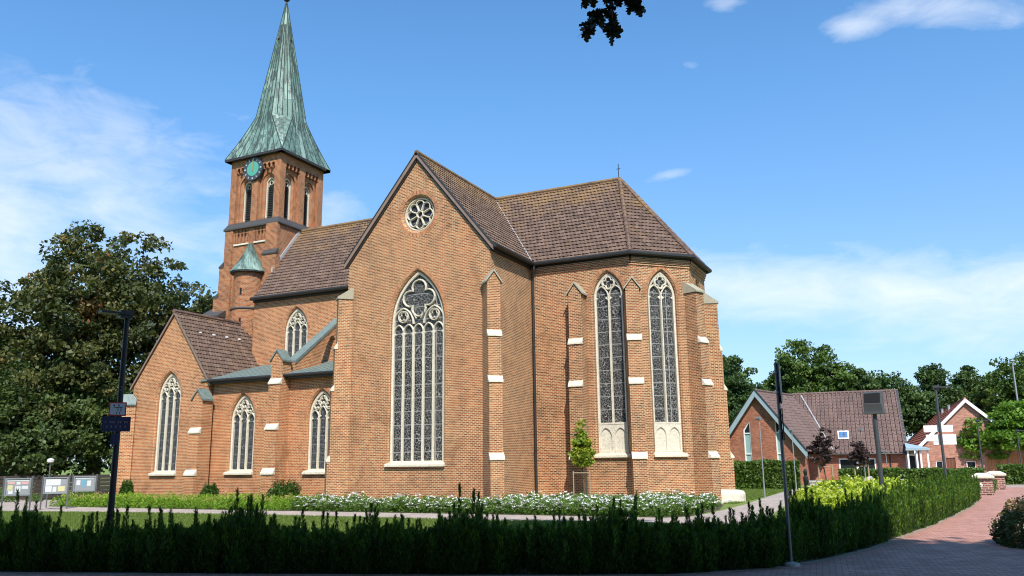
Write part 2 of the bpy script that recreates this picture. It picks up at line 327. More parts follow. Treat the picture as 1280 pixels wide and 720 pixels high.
# ------------------------------------------------------------------ mesh helpers
Z = Vector((0, 0, 1))
def V(*a): return Vector(a)
class Fr:
    """a wall's own frame: u along it, z up, d out of it"""
    def __init__(s, o, ex, n=None):
        s.o = Vector(o); s.ex = Vector(ex).normalized(); s.n = Vector(n).normalized() if n else s.ex.cross(Z)
    def P(s, u, z, d=0): return s.o + s.ex*u + s.n*d + Z*z
    def moved(s, u=0, d=0): return Fr(s.o + s.ex*u + s.n*d, s.ex, s.n)
class MB:
    def __init__(s): s.v = []; s.f = []; s.uv = []; s.mi = []; s.mats = []; s.cur = 0
    def mat(s, name):
        if name not in s.mats: s.mats.append(name)
        s.cur = s.mats.index(name); return s
    def face(s, pts, uv=None):
        i = len(s.v); s.v += [Vector(p) for p in pts]; s.f.append(tuple(range(i, i+len(pts)))); s.uv.append(uv); s.mi.append(s.cur)
    def box(s, fr, u0, u1, z0, z1, d0, d1, skip=''):
        p = lambda u, z, d: fr.P(u, z, d)
        F = {'f': [p(u0, z0, d1), p(u1, z0, d1), p(u1, z1, d1), p(u0, z1, d1)], 'b': [p(u1, z0, d0), p(u0, z0, d0), p(u0, z1, d0), p(u1, z1, d0)],
             'l': [p(u0, z0, d0), p(u0, z0, d1), p(u0, z1, d1), p(u0, z1, d0)], 'r': [p(u1, z0, d1), p(u1, z0, d0), p(u1, z1, d0), p(u1, z1, d1)],
             't': [p(u0, z1, d1), p(u1, z1, d1), p(u1, z1, d0), p(u0, z1, d0)], 'o': [p(u0, z0, d0), p(u1, z0, d0), p(u1, z0, d1), p(u0, z0, d1)]}
        for k, q in F.items():
            if k not in skip: s.face(q)
        return s
    def prism(s, fr, poly, d0, d1, back=True):
        """polygon in (u, z), counter-clockwise seen from outside, pushed from d0 out to d1"""
        s.poly([fr.P(u, z, d1) for u, z in poly])
        if back: s.poly([fr.P(u, z, d0) for u, z in reversed(poly)])
        n = len(poly)
        for i in range(n):
            a, b = poly[i], poly[(i+1) % n]
            s.face([fr.P(*a, d1), fr.P(*a, d0), fr.P(*b, d0), fr.P(*b, d1)])
        return s
    def xprism(s, fr, poly, u0, u1):
        """polygon in (d, z) swept along u"""
        q = lambda u: [fr.P(u, z, d) for d, z in poly]
        a, b = q(u0), q(u1)
        s.poly(a); s.poly(b[::-1]); n = len(poly)
        for i in range(n): s.face([a[i], b[i], b[(i+1) % n], a[(i+1) % n]])
        return s
    def poly(s, pts):
        if len(pts) <= 4: s.face(pts); return
        for t in tessellate_polygon([pts]): s.face([pts[i] for i in t])
    def holed(s, fr, outer, holes, d=0):
        pts = list(outer) + [p for h in holes for p in h]
        tris = tessellate_polygon([[Vector((u, z, 0)) for u, z in L] for L in [outer]+holes])
        for t in tris:
            a, b, c = [pts[i] for i in t]
            if (b[0]-a[0])*(c[1]-a[1])-(b[1]-a[1])*(c[0]-a[0]) < 0: b, c = c, b
            s.face([fr.P(*a, d), fr.P(*b, d), fr.P(*c, d)])
    def loft(s, fr, l0, d0, l1, d1):
        n = len(l0)
        for i in range(n):
            j = (i+1) % n
            s.face([fr.P(*l0[i], d0), fr.P(*l0[j], d0), fr.P(*l1[j], d1), fr.P(*l1[i], d1)])
    def tube(s, pts, rad, n=8, caps=True, uvs=False):
        pts = [Vector(p) for p in pts]; rad = rad if isinstance(rad, (list, tuple)) else [rad]*len(pts)
        rings = []; up = None
        for i, p in enumerate(pts):
            t = (pts[min(i+1, len(pts)-1)]-pts[max(i-1, 0)]).normalized()
            if up is None: up = t.orthogonal().normalized()
            a = (up - t*up.dot(t)).normalized(); up = a; b = t.cross(a)
            rings.append([p+(a*math.cos(2*math.pi*k/n)+b*math.sin(2*math.pi*k/n))*rad[i] for k in range(n)])
        for r0, r1 in zip(rings, rings[1:]):
            for k in range(n): s.face([r0[k], r0[(k+1) % n], r1[(k+1) % n], r1[k]])
        if caps: s.poly(rings[0][::-1]); s.poly(rings[-1])
        return s
    def lathe(s, c, prof, n=16, a0=0, a1=2*math.pi):
        """profile [(radius, z)] from the bottom up round the vertical axis through c"""
        c = Vector(c)
        for (r0, z0), (r1, z1) in zip(prof, prof[1:]):
            for k in range(n):
                t0, t1 = a0+(a1-a0)*k/n, a0+(a1-a0)*(k+1)/n
                q = lambda r, z, t: c+V(r*math.cos(t), r*math.sin(t), z)
                rm = max(r0, r1); uv = [(rm*t0, z0), (rm*t1, z0), (rm*t1, z1), (rm*t0, z1)]
                pts = [q(r0, z0, t0), q(r0, z0, t1), q(r1, z1, t1), q(r1, z1, t0)]
                if r0 < 1e-6: pts = pts[1:]; pts = [q(r0, z0, t0), q(r1, z1, t1), q(r1, z1, t0)]; uv = [uv[0], uv[2], uv[3]]
                elif r1 < 1e-6: pts = pts[:3]; uv = uv[:3]
                s.face(pts, uv)
        return s
    def sweep(s, fr, path, w, d0, d1, closed=False, front=.45):
        """moulded bar along a path in (u, z): broad at the back, narrow in front"""
        n = len(path); P2 = [Vector(p) for p in path]; nor = []
        for i in range(n):
            a = P2[i-1] if (i or closed) else P2[i]; b = P2[(i+1) % n] if (i < n-1 or closed) else P2[i]
            t = (b-a); t = t.normalized() if t.length > 1e-9 else Vector((1, 0)); nor.append(Vector((-t.y, t.x)))
        R_ = range(n if closed else n-1)
        for i in R_:
            j = (i+1) % n
            q = lambda k, o, d: fr.P(P2[k].x+nor[k].x*o, P2[k].y+nor[k].y*o, d)
            h = w/2; g = h*front; dm = d0+(d1-d0)*.5
            prof = [(-h, d0), (-h, dm), (-g, d1), (g, d1), (h, dm), (h, d0)]
            for (o0, e0), (o1, e1) in zip(prof, prof[1:]): s.face([q(i, o0, e0), q(j, o0, e0), q(j, o1, e1), q(i, o1, e1)])
        return s
    def build(s, name, mat=None, parent=None, smooth=False, local=False):
        me = bpy.data.meshes.new(name)
        off = Vector((0, 0, 0))
        if parent is not None and not local:
            p = parent
            while p: off = off + Vector(p.location); p = p.parent
        me.from_pydata([tuple(v-off) for v in s.v], [], s.f)
        ul = me.uv_layers.new(name='UVMap'); data = np.zeros((sum(len(f) for f in s.f), 2), dtype=np.float32); k = 0
        for f, uv in zip(s.f, s.uv):
            if uv is None:
                a = s.v[f[0]]; nrm = Vector((0, 0, 0))
                for i in range(1, len(f)-1): nrm += (s.v[f[i]]-a).cross(s.v[f[i+1]]-a)
                nrm = nrm.normalized() if nrm.length > 1e-12 else Z
                if abs(nrm.z) > .97: uv = [(s.v[i].x, s.v[i].y) for i in f]
                else:
                    t = Z.cross(nrm).normalized(); w_ = nrm.cross(t)
                    uv = [(s.v[i].dot(t), s.v[i].dot(w_)) for i in f]
            for x in uv: data[k] = x; k += 1
        ul.data.foreach_set('uv', data.ravel())
        names = s.mats or [mat]
        for m in names: me.materials.append(MATS[m])
        if s.mats: me.polygons.foreach_set('material_index', s.mi)
        if smooth: me.polygons.foreach_set('use_smooth', [True]*len(s.f))
        o = bpy.data.objects.new(name, me); COL.objects.link(o)
        if parent is not None: o.parent = parent
        return o
def tag(o, label=None, cat=None, group=None, kind=None):
    for k, v in (('label', label), ('category', cat), ('group', group), ('kind', kind)):
        if v: o[k] = v
    return o
def thing(name, loc, label, cat, group=None, rz=0):
    o = bpy.data.objects.new(name, None); COL.objects.link(o); o.location = loc; o.rotation_euler.z = rz; o.empty_display_size = .3
    return tag(o, label, cat, group)
def copy_tree(o, parent=None):
    c = o.copy(); COL.objects.link(c); c.parent = parent
    for ch in list(o.children): copy_tree(ch, c)
    return c

def arch(uc, a, z0, zs, za, n=9):
    """pointed opening, counter-clockwise from the bottom left"""
    r = za-zs; c = (r*r-a*a)/(2*a); RR = a+c; t1 = math.atan2(r, c)
    if c < 0: t1 = math.atan2(r, c)
    right = [(uc-c+RR*math.cos(t1*k/n), zs+RR*math.sin(t1*k/n)) for k in range(n+1)]
    left = [(2*uc-u, z) for u, z in reversed(right[:-1])]
    return [(uc-a, z0), (uc+a, z0)] + right + left
def arch_path(uc, a, zs, za, n=8):
    L = arch(uc, a, zs, zs, za, n)[2:]
    return L[::-1]
def circ(uc, zc, r, n=20, a0=0, a1=2*math.pi, end=False):
    m = n+1 if end else n
    return [(uc+r*math.cos(a0+(a1-a0)*k/n), zc+r*math.sin(a0+(a1-a0)*k/n)) for k in range(m)]
def foils(uc, zc, m, r, k=4, rot=math.pi/2, n=8):
    """outline of a k-foil: lobes of radius r centred m from the middle"""
    h = math.pi/k; disc = r*r-(m*math.sin(h))**2
    t = m*math.cos(h)+math.sqrt(max(disc, 0)); ph = math.atan2(t*math.sin(h), t*math.cos(h)-m)
    out = []
    for i in range(k):
        th = rot+2*math.pi*i/k; c = (uc+m*math.cos(th), zc+m*math.sin(th))
        out += [(c[0]+r*math.cos(th-ph+2*ph*j/n), c[1]+r*math.sin(th-ph+2*ph*j/n)) for j in range(n)]
    return out

def window(fr, uc, a, z0, zs, za, kind, parent, name='tracery_window', rec=.26, glass='leaded_glass', zglass=None, sill_out=.14, arch_band=True):
    """stone tracery window: the stone is the part, its pane, sill and brick arch are sub-parts"""
    mb = MB(); d0, d1 = -rec, -rec+.15
    lo = arch(uc, a, z0, zs, za); li = arch(uc, a-.085, z0+.06, zs, za-.12)
    for l0, e0, l1, e1 in ((lo, d0+.02, lo, d1), (lo, d1, li, d1-.03), (li, d1-.03, li, d0)): mb.loft(fr, l0, e0, l1, e1)
    def bar(p, w=.085, closed=False, dd=0): mb.sweep(fr, p, w, d0, d1-.02+dd, closed)
    def mullion(u, zt, zb=None, w=.1): mb.sweep(fr, [(u, zb if zb else z0+.05), (u, zt)], w, d0, d1)
    def head(u, hw, zsp, zap):
        bar(arch_path(u, hw, zsp, zap), .07)
        for sg in (-1, 1):      # cusps of the trefoiled head
            mb.prism(fr, [(u+sg*hw*.95, zsp+.06), (u+sg*hw*.5, zsp-.02), (u+sg*hw*.9, zsp-.14)][::(1 if sg < 0 else -1)] if sg < 0 else [(u+hw*.95, zsp+.06), (u+hw*.9, zsp-.14), (u+hw*.5, zsp-.02)], d0, d1-.05)
    if kind == 'five':
        lw = (2*a-.1)/5; zl = zs-.45
        for k in range(1, 5): mullion(uc-a+.05+lw*k, zl+.05)
        for k in range(5): head(uc-a+.05+lw*(k+.5), lw/2, zl, zl+.42)
        for sg in (-1, 1):
            bar(circ(uc+sg*(a*.60), zs+.36, .27), .06, True); bar(foils(uc+sg*(a*.60), zs+.36, .10, .12, 3), .04, True, -.02)
            bar(arch_path(uc+sg*(a*.60), lw*1.02, zs-.02, zs+.78), .08)
        bar(foils(uc, zs+1.22, .50, .385), .09, True)
        for sg in (-1, 1): bar([(uc+sg*.32, zs+.52), (uc+sg*.12, zs+.22)], .07)
    elif kind == 'two':
        zl = zs+.02; zm = zglass if zglass else z0
        mullion(uc, zl+.12, zm, .10)
        for sg in (-1, 1): head(uc+sg*a/2, a/2-.02, zl, zl+.56)
        bar(foils(uc, zs+.74, .155, .135), .075, True); bar(circ(uc, zs+.74, .32, 18), .07, True)
    elif kind in ('three', 'three_big'):
        lw = (2*a-.08)/3; zl = zs-.05
        for k in (1, 2): mullion(uc-a+.04+lw*k, zl+.1, None, .09)
        for k in range(3): head(uc-a+.04+lw*(k+.5), lw/2, zl+(.12 if k == 1 else 0), zl+(.58 if k == 1 else .40))
        for sg in (-1, 1): bar(foils(uc+sg*a*.46, zs+.60, .10, .10, 3, R(90)), .06, True); bar(circ(uc+sg*a*.46, zs+.60, .22, 14), .06, True)
        bar(foils(uc, za-.46, .10, .10, 3, R(90)), .06, True); bar(circ(uc, za-.46, .21, 14), .06, True)
    if zglass:                  # blind stone panel under the lights
        mb.holed(fr, [(uc-a+.02, z0+.04), (uc+a-.02, z0+.04), (uc+a-.02, zglass), (uc-a+.02, zglass)],
                 [arch(uc-a*.5, a*.40, z0+.12, zglass-.62, zglass-.2, 6), arch(uc+a*.5, a*.40, z0+.12, zglass-.62, zglass-.2, 6)], d1-.012)
        for sg in (-1, 1):
            l = arch(uc+sg*a*.5, a*.40, z0+.12, zglass-.62, zglass-.2, 6); li_ = arch(uc+sg*a*.5, a*.36, z0+.12, zglass-.62, zglass-.25, 6)
            mb.loft(fr, l, d1-.012, li_, d1-.075); mb.poly([fr.P(u, z, d1-.075) for u, z in li_])
        mb.box(fr, uc-a+.02, uc+a-.02, zglass-.05, zglass+.03, d0, d1+.004)
    w = mb.build(name, 'tracery_stone', parent)
    g = MB(); L = arch(uc, a-.01, zglass or z0, zs, za-.01); g.poly([fr.P(u, z, d0+.015) for u, z in L]); g.build('pane', glass, w)
    sl = MB(); sl.xprism(fr, [(-rec+.01, z0-.2), (sill_out, z0-.2), (sill_out, z0-.1), (-rec+.01, z0+.05)][::-1], uc-a-.16, uc+a+.16); sl.build('window_sill', 'cream_stone', w)
    if arch_band:
        b = MB(); r0 = arch(uc, a+.115, zs-.0, zs, za+.145)[2:]; r1 = arch(uc, a+.29, zs, zs, za+.345)[2:]; acc = 0
        for i in range(len(r0)-1):
            L_ = (Vector(r1[i+1])-Vector(r1[i])).length
            b.face([fr.P(*r0[i], .006), fr.P(*r1[i], .006), fr.P(*r1[i+1], .006), fr.P(*r0[i+1], .006)], [(acc, 0), (acc, .25), (acc+L_, .25), (acc+L_, 0)]); acc += L_
        for i in range(len(r0)-1): b.face([fr.P(*r1[i], .0), fr.P(*r1[i+1], .0), fr.P(*r1[i+1], .006), fr.P(*r1[i], .006)])
        b.build('brick_arch', 'arch_brick', w)
    return w
def cut(mb, fr, uc, a, z0, zs, za, rec=.26, ex=.115):
    """hole in a wall for window(): splayed brick jambs; returns the loop"""
    lo = arch(uc, a+ex, z0-.04, zs, za+ex+.03); li = arch(uc, a, z0-.02, zs, za)
    lm = arch(uc, a+ex*.45, z0-.03, zs, za+ex*.5)
    mb.loft(fr, lo, 0, lm, -.08); mb.loft(fr, lm, -.08, lm, -.13); mb.loft(fr, lm, -.13, li, -.16); mb.loft(fr, li, -.16, li, -rec-.04)
    return lo

def tiled(name, mat, poly, parent, tw=.21, th=.29, lip=.045, stagger=True, prof=None, thick=.10):
    """tiled roof plane over a convex planar polygon: every course a row of overlapping tiles with a lip"""
    P = [Vector(p) for p in poly]; n = (P[1]-P[0]).cross(P[2]-P[0]).normalized()
    if n.z < 0: P = P[::-1]; n = -n
    e = Z.cross(n).normalized(); s_ = n.cross(e); o = P[0]
    A = [((p-o).dot(e), (p-o).dot(s_)) for p in P]
    a0, a1 = min(x for x, _ in A), max(x for x, _ in A); b0, b1 = min(y for _, y in A), max(y for _, y in A)
    prof = prof or [(0, .0), (.10, .022), (.24, .020), (.40, .002), (.85, -.002)]
    verts = []; faces = []; uvs = []
    rows = int((b1-b0)/th)+2; cols = int((a1-a0)/tw)+3
    for r in range(rows):
        sh = (.5*tw if (stagger and r % 2) else 0)
        base = []
        jit = [random.uniform(-.006, .006) for _ in range(cols+1)]
        for c in range(cols):
            for fx, h in prof:
                a = a0-tw+sh+(c+fx)*tw
                base.append((a, h+jit[c]))
        k0 = len(verts)
        zb = b0+r*th
        for a, h in base:
            for bb, hh in ((zb, h), (zb, h+lip), (zb+th*1.02, h+.0)):
                verts.append(o+e*a+s_*bb+n*hh); uvs.append((a-a0+tw, bb-b0 + (.02 if bb == zb else -.02)))
        m = len(base)
        for i in range(m-1):
            q = k0+3*i
            faces.append((q, q+3, q+4, q+1)); faces.append((q+1, q+4, q+5, q+2))
    me = bpy.data.meshes.new(name); me.from_pydata([tuple(v) for v in verts], [], faces)
    ul = me.uv_layers.new(name='UVMap'); li = np.zeros(len(me.loops), dtype=np.int32); me.loops.foreach_get('vertex_index', li)
    ul.data.foreach_set('uv', np.array(uvs, dtype=np.float32)[li].ravel())
    bm = bmesh.new(); bm.from_mesh(me); c = sum(P, Vector())/len(P)
    for i in range(len(P)):
        p, q = P[i], P[(i+1) % len(P)]; en = (q-p).cross(n).normalized()
        if en.dot(c-p) > 0: en = -en
        bmesh.ops.bisect_plane(bm, geom=bm.verts[:]+bm.edges[:]+bm.faces[:], plane_co=p, plane_no=en, clear_outer=True)
    # the boards under the tiles
    low = [bm.verts.new(p-n*.02) for p in P]; lo2 = [bm.verts.new(p-n*thick) for p in P]
    bm.faces.new(low); bm.faces.new(lo2[::-1])
    for i in range(len(P)): j = (i+1) % len(P); bm.faces.new((low[i], lo2[i], lo2[j], low[j]))
    off = Vector(); p = parent
    while p: off = off+Vector(p.location); p = p.parent
    bmesh.ops.translate(bm, verts=bm.verts, vec=-off)
    bm.to_mesh(me); bm.free(); me.materials.append(MATS[mat])
    ob = bpy.data.objects.new(name, me); COL.objects.link(ob); ob.parent = parent
    return ob
def ridge_caps(mb, a, b, r=.13, step=.36, n=8):
    a, b = Vector(a), Vector(b); L = (b-a).length; t = (b-a)/L; k = max(1, round(L/step))
    for i in range(k):
        p, q = a+t*(L*i/k-.02), a+t*(L*(i+1)/k+.03)
        mb.tube([p, q], [r*1.1, r*.92], n)
def gutter(mb, pts, r=.085):
    mb.tube(pts, r, 8)

# ================================================================== the church
XM, HW, YT, YC, YN, ZE, ZR, OV = -21.0, 4.0, 32.75, 37.24, 41.13, 11.76, 16.95, .20
XA, XB = XM-HW, XM+HW
XO, RI = -13.37, YN-YC
TAN8 = math.tan(math.pi/8)
church = thing('church', (XM, YN, 0), 'red brick village church with green copper spire, clock tower and tall traceried windows', 'church')
S_ = V(0, -1, 0)
def weathered_buttress(fr, w, stages, top, cap, mat, stone='cream_stone', ztop_under=None):
    """stages: [(z of the offset, depth below it)] from the bottom; depth of the topmost = stages[-1][1]"""
    mb = MB(); h = w/2; zz = 0
    for i, (zt, d) in enumerate(stages):
        mb.box(fr, -h, h, zz, zt, -.05, d); zz = zt
    d = stages[-1][1]
    if cap == 'gable':
        apex = top+.52
        mb.prism(fr, [(-h, top), (h, top), (0, apex-.06)], -.05, d)
    b = mb.build('buttress', mat, church)
    st = None
    for (zt, d0), (_, d1) in zip(stages, stages[1:]):
        st = MB(); st.xprism(fr, [(d1-.02, zt-.04), (d0+.05, zt-.04), (d0+.05, zt+.03), (d1-.02, zt+.29)][::-1], -h-.03, h+.03); st.build('weathering_stone', stone, b)
    if cap == 'gable' or cap == 'copper':
        c = MB(); apex = top+.55
        for sg in (-1, 1):
            p = [(sg*(h+.09), top-.05), (sg*(h+.09), top+.04), (0, apex+.05), (0, apex-.05)]
            if sg < 0: p = p[::-1]
            c.prism(fr, p, -.05, d+.06)
        c.build('gablet', 'grey_copper' if cap == 'copper' else 'lichen_stone', b)
        if cap == 'copper':
            f = MB(); f.prism(fr, [(-h, top), (h, top), (0, top+.5)], -.05, d); f.build('gable_front', mat, b)
    elif cap == 'slope':
        c = MB(); c.xprism(fr, [(-.05, top), (d+.07, top), (d+.07, top+.09), (-.05, top+.62)][::-1], -h-.05, h+.05); c.build('capstone', 'lichen_stone', b)
    return b

# ---- transept
F_T = Fr((XM, YT, 0), (1, 0, 0), S_)
WT = dict(uc=.05, a=1.44, z0=2.02, zs=8.5, za=11.0)
mb = MB(); holes = [cut(mb, F_T, **WT)]
RZ, RU, RR_ = 13.88, .05, .84
ring_o = circ(RU, RZ, RR_+.13, 28); ring_m = circ(RU, RZ, RR_+.02, 28)
mb.loft(F_T, ring_o, 0, ring_m, -.14); mb.loft(F_T, ring_m, -.14, ring_m, -.32)
holes.append(ring_o)
zg = ZE+OV*1.236
mb.holed(F_T, [(-HW, 0), (HW, 0), (HW, zg-.05), (0, ZR-.12), (-HW, zg-.05)], holes)
for x, sg in ((XB, 1), (XA, -1)):
    mb.face([(x, YT, 0), (x, YC+.3, 0), (x, YC+.3, zg-.05), (x, YT, zg-.05)][::sg])
mb.build('transept_wall', 'church_brick', church)
window(F_T, kind='five', parent=church, **WT)
# rose window
mb = MB(); d0, d1 = -.30, -.14
for r, w in ((RR_-.03, .10), (.17, .07)): mb.sweep(F_T, circ(RU, RZ, r, 28), w, d0, d1, True)
for k in range(8):
    th = R(22.5+45*k); c2 = (RU+math.cos(th)*.20, RZ+math.sin(th)*.20); c3 = (RU+math.cos(th)*.54, RZ+math.sin(th)*.54)
    mb.sweep(F_T, [c2, c3], .075, d0, d1-.01)
    tm = R(45*k); cc = (RU+math.cos(tm)*.50, RZ+math.sin(tm)*.50); rr = .5*math.sin(R(22.5))+.03
    mb.sweep(F_T, circ(cc[0], cc[1], rr, 8, tm-R(100), tm+R(100), True), .06, d0, d1-.01)
rose = mb.build('rose_window', 'tracery_stone', church)
g = MB(); g.poly([F_T.P(u, z, d0+.01) for u, z in circ(RU, RZ, RR_, 28)]); g.build('pane', 'rose_glass', rose)
b = MB(); acc = 0
for i in range(28):
    j = (i+1) % 28; o1 = circ(RU, RZ, RR_+.36, 28); q = .23
    b.face([F_T.P(*ring_o[i], .006), F_T.P(*o1[i], .006), F_T.P(*o1[j], .006), F_T.P(*ring_o[j], .006)], [(acc, 0), (acc, .25), (acc+q, .25), (acc+q, 0)]); acc += q
b.build('brick_ring', 'arch_brick', rose)
ST = [(2.10, .98), (5.45, .86), (7.50, .76), (9.95, .66)]
dg = V(1, -1, 0).normalized()
weathered_buttress(Fr((XB-.12, YT+.12, 0), V(1, 1, 0), dg), .62, ST, 9.95, 'gable', 'church_brick')
weathered_buttress(Fr((XA+.12, YT+.12, 0), V(1, -1, 0), V(-1, -1, 0)), .62, ST, 9.95, 'slope', 'church_brick')
# roofs: transept, choir, nave
VO = .13
HE = HW+OV
tr_e = [(XM, YT-VO, ZR), (XB+OV, YT-VO, ZE), (XB+OV, YC-OV, ZE), (XM, YN, ZR)]
tr_w = [(XM, YT-VO, ZR), (XA-OV, YT-VO, ZE), (XA-OV, YC-OV, ZE), (XM, YN, ZR)]
t_roof = tiled('transept_roof', 'roof_tile', tr_e, church); tiled('transept_roof', 'roof_tile', tr_w, church)
RO = RI+OV
o1 = (XO+RO*TAN8, YN-RO, ZE); o2 = (XO+RO, YN-RO*TAN8, ZE); o3 = (XO+RO, YN+RO*TAN8, ZE); o4 = (XO+RO*TAN8, YN+RO, ZE); apx = (XO, YN, ZR)
tiled('choir_roof', 'roof_tile', [(XM, YN, ZR), (XB+OV, YC-OV, ZE), o1, apx], church)
for p, q in ((o1, o2), (o2, o3), (o3, o4)): tiled('apse_roof', 'roof_tile', [apx, p, q], church)
XTW = -35.4
tiled('nave_roof', 'roof_tile', [(XM, YN, ZR), (XA-OV, YC-OV, ZE), (XTW, YC-OV, ZE), (XTW, YN, ZR)], church)
nb = MB()
nb.face([(XTW, YN, ZR), (XTW, YN+RO, ZE), (XM, YN+RO, ZE), (XM, YN, ZR)][::-1]); nb.face([(XM, YN, ZR), (XM, YN+RO, ZE), o4, apx][::-1])
nb.build('north_roof', 'roof_tile', church)
nb = MB(); nb.face([(XTW, YN+RI, 0), (XO+RI*TAN8, YN+RI, 0), (XO+RI*TAN8, YN+RI, 11.9), (XTW, YN+RI, 11.9)][::-1]); nb.build('north_wall', 'choir_brick', church)
rc = MB(); ridge_caps(rc, (XM, YT-VO, ZR+.03), (XM, YN, ZR+.03)); ridge_caps(rc, (XTW, YN, ZR+.03), (XO, YN, ZR+.03))
for q in (o1, o2, o3): ridge_caps(rc, V(*q)+V(0, 0, .05), V(*apx)+V(0, 0, .04), .115)
rc.build('ridge_tiles', 'ridge_tile', church)
vf = MB(); vf.tube([V(XM, YN, ZR+.03), V(XB+OV, YC-OV, ZE+.05)], .035, 6); vf.build('valley_flashing', 'lead', church)
# barge boards along the gable
def barge(fr, pts, parent, w=.22, mat='barge_board', d=(-.02, .14)):
    m = MB()
    for (u0, z0), (u1, z1) in zip(pts, pts[1:]):
        m.prism(fr, [(u0, z0-w), (u1, z1-w), (u1, z1), (u0, z0)], d[0], d[1])
    return m
m = barge(F_T, [(-HE, ZE+.02), (0, ZR+.02), (HE, ZE+.02)], church, .24, d=(0.0, VO+.02)); m.build('barge_board', 'barge_board', church)
m = barge(F_T, [(-HE, ZE+.09), (0, ZR+.09), (HE, ZE+.09)], church, .065, d=(-.02, VO+.05)); m.build('verge_trim', 'black_trim', church)
m = barge(F_T, [(-HE+.12, ZE-.10), (0, ZR-.24), (HE-.12, ZE-.10)], church, .10, d=(0.0, .06)); m.build('verge_moulding', 'black_trim', church)
# ---- gutters and eaves
gt = MB()
gutter(gt, r=.11, pts=[(XB+OV+.11, YT-VO, ZE-.02), (XB+OV+.11, YC-OV-.11, ZE-.02), (o1[0]+.04, o1[1]-.11, ZE-.02), (o2[0]+.11, o2[1]-.05, ZE-.02), (o3[0]+.11, o3[1]+.05, ZE-.02), (o4[0], o4[1]+.11, ZE-.02)])
gt.build('gutter', 'gutter_metal', church); gt = MB()
gutter(gt, r=.11, pts=[(XTW, YC-OV-.11, ZE-.02), (XA-OV, YC-OV-.11, ZE-.02)]); gt.build('gutter', 'gutter_metal', church)
sf = MB()
ZS = ZE-.06
sf.face([(XB, YT, ZS), (XB+OV, YT, ZS), (XB+OV, YC, ZS), (XB, YC, ZS)]); sf.box(Fr((XB, YT, 0), (0, 1, 0), (1, 0, 0)), 0, YC-YT-.1, ZS-.16, ZS, -.01, .12)
sf.box(Fr((XB, YC, 0), (1, 0, 0), S_), 0, XO+RI*TAN8-XB, ZS-.16, ZS, -.01, .12)
s2_ = MB(); s2_.box(Fr((XTW, YC, 0), (1, 0, 0), S_), 0, XA-XTW, ZS-.16, ZS, -.01, .12); s2_.build('eaves_board', 'black_trim', church)
c1 = V(XO+RI*TAN8, YN-RI, 0); c2_ = V(XO+RI, YN-RI*TAN8, 0); c3_ = V(XO+RI, YN+RI*TAN8, 0); c4_ = V(XO+RI*TAN8, YN+RI, 0)
F_D = Fr(c1, c2_-c1, dg); F_E = Fr(c2_, (0, 1, 0), (1, 0, 0)); F_NE = Fr(c3_, c4_-c3_, V(1, 1, 0))
SIDE = (c2_-c1).length
for fr in (F_D, F_E, F_NE): sf.box(fr, 0, SIDE, ZS-.16, ZS, -.01, .12)
sf.build('eaves_board', 'black_trim', church)
# ---- choir and apse walls
F_C = Fr((XB, YC, 0), (1, 0, 0), S_); LC = XO+RI*TAN8-XB
W1 = dict(uc=-12.96-XB, a=.72, z0=2.32, zs=9.72, za=10.93); W2 = dict(uc=1.67, a=.72, z0=2.32, zs=9.72, za=10.96)
mb = MB(); h1 = cut(mb, F_C, **W1); mb.holed(F_C, [(0, 0), (LC, 0), (LC, 11.75), (0, 11.75)], [h1])
h2 = cut(mb, F_D, **W2); mb.holed(F_D, [(0, 0), (SIDE, 0), (SIDE, 11.75), (0, 11.75)], [h2])
W3 = dict(W2); W3['uc'] = SIDE/2
h3 = cut(mb, F_E, **W3); mb.holed(F_E, [(0, 0), (SIDE, 0), (SIDE, 11.75), (0, 11.75)], [h3])
mb.holed(F_NE, [(0, 0), (SIDE, 0), (SIDE, 11.75), (0, 11.75)], [])
for k, (fr, L) in enumerate(((F_C, LC), (F_D, SIDE), (F_E, SIDE), (F_NE, SIDE))):
    for i, z in enumerate((11.20, 11.32, 11.44)): mb.box(fr, .0, L, z, z+.12, -.01, .04+.045*i)
mb.build('choir_wall', 'choir_brick', church)
window(F_C, kind='two', parent=church, zglass=3.70, **W1); window(F_D, kind='two', parent=church, zglass=3.70, **W2); window(F_E, kind='two', parent=church, zglass=3.70, **W3)
SC = [(2.08, .96), (5.45, .84), (7.48, .74), (9.92, .64)]
weathered_buttress(Fr((-14.42, YC, 0), (1, 0, 0), S_), .66, SC, 9.92, 'gable', 'choir_brick')
def bdir(a): return V(math.sin(R(a)), -math.cos(R(a)), 0)
for c, a, cap in ((c1, 22.5, 'gable'), (c2_, 67.5, 'slope'), (c3_, 112.5, 'slope')):
    n = bdir(a); weathered_buttress(Fr(c-n*.1, Z.cross(n), n), .64, SC, 9.92, cap, 'choir_brick')
# plinth and the round stone at the foot of the apse
pl = MB()
for fr, L in ((F_C, LC), (F_D, SIDE), (F_E, SIDE), (F_NE, SIDE)): pl.xprism(fr, [(-.1, 0), (1.25, 0), (1.25, .13), (-.1, .2)][::-1], -.35, L+.35)
pl.xprism(F_T, [(-.1, 0), (.3, 0), (.3, .16), (-.1, .2)][::-1], -HW, HW)
pl.build('plinth', 'plinth_stone', church)
pb = MB(); pb.lathe((-8.75, 40.9, 0), [(1.0, 0), (1.0, .38), (.93, .50), (.7, .55), (0, .56)], 20); pb.build('plinth_block', 'plinth_stone', church, smooth=False)
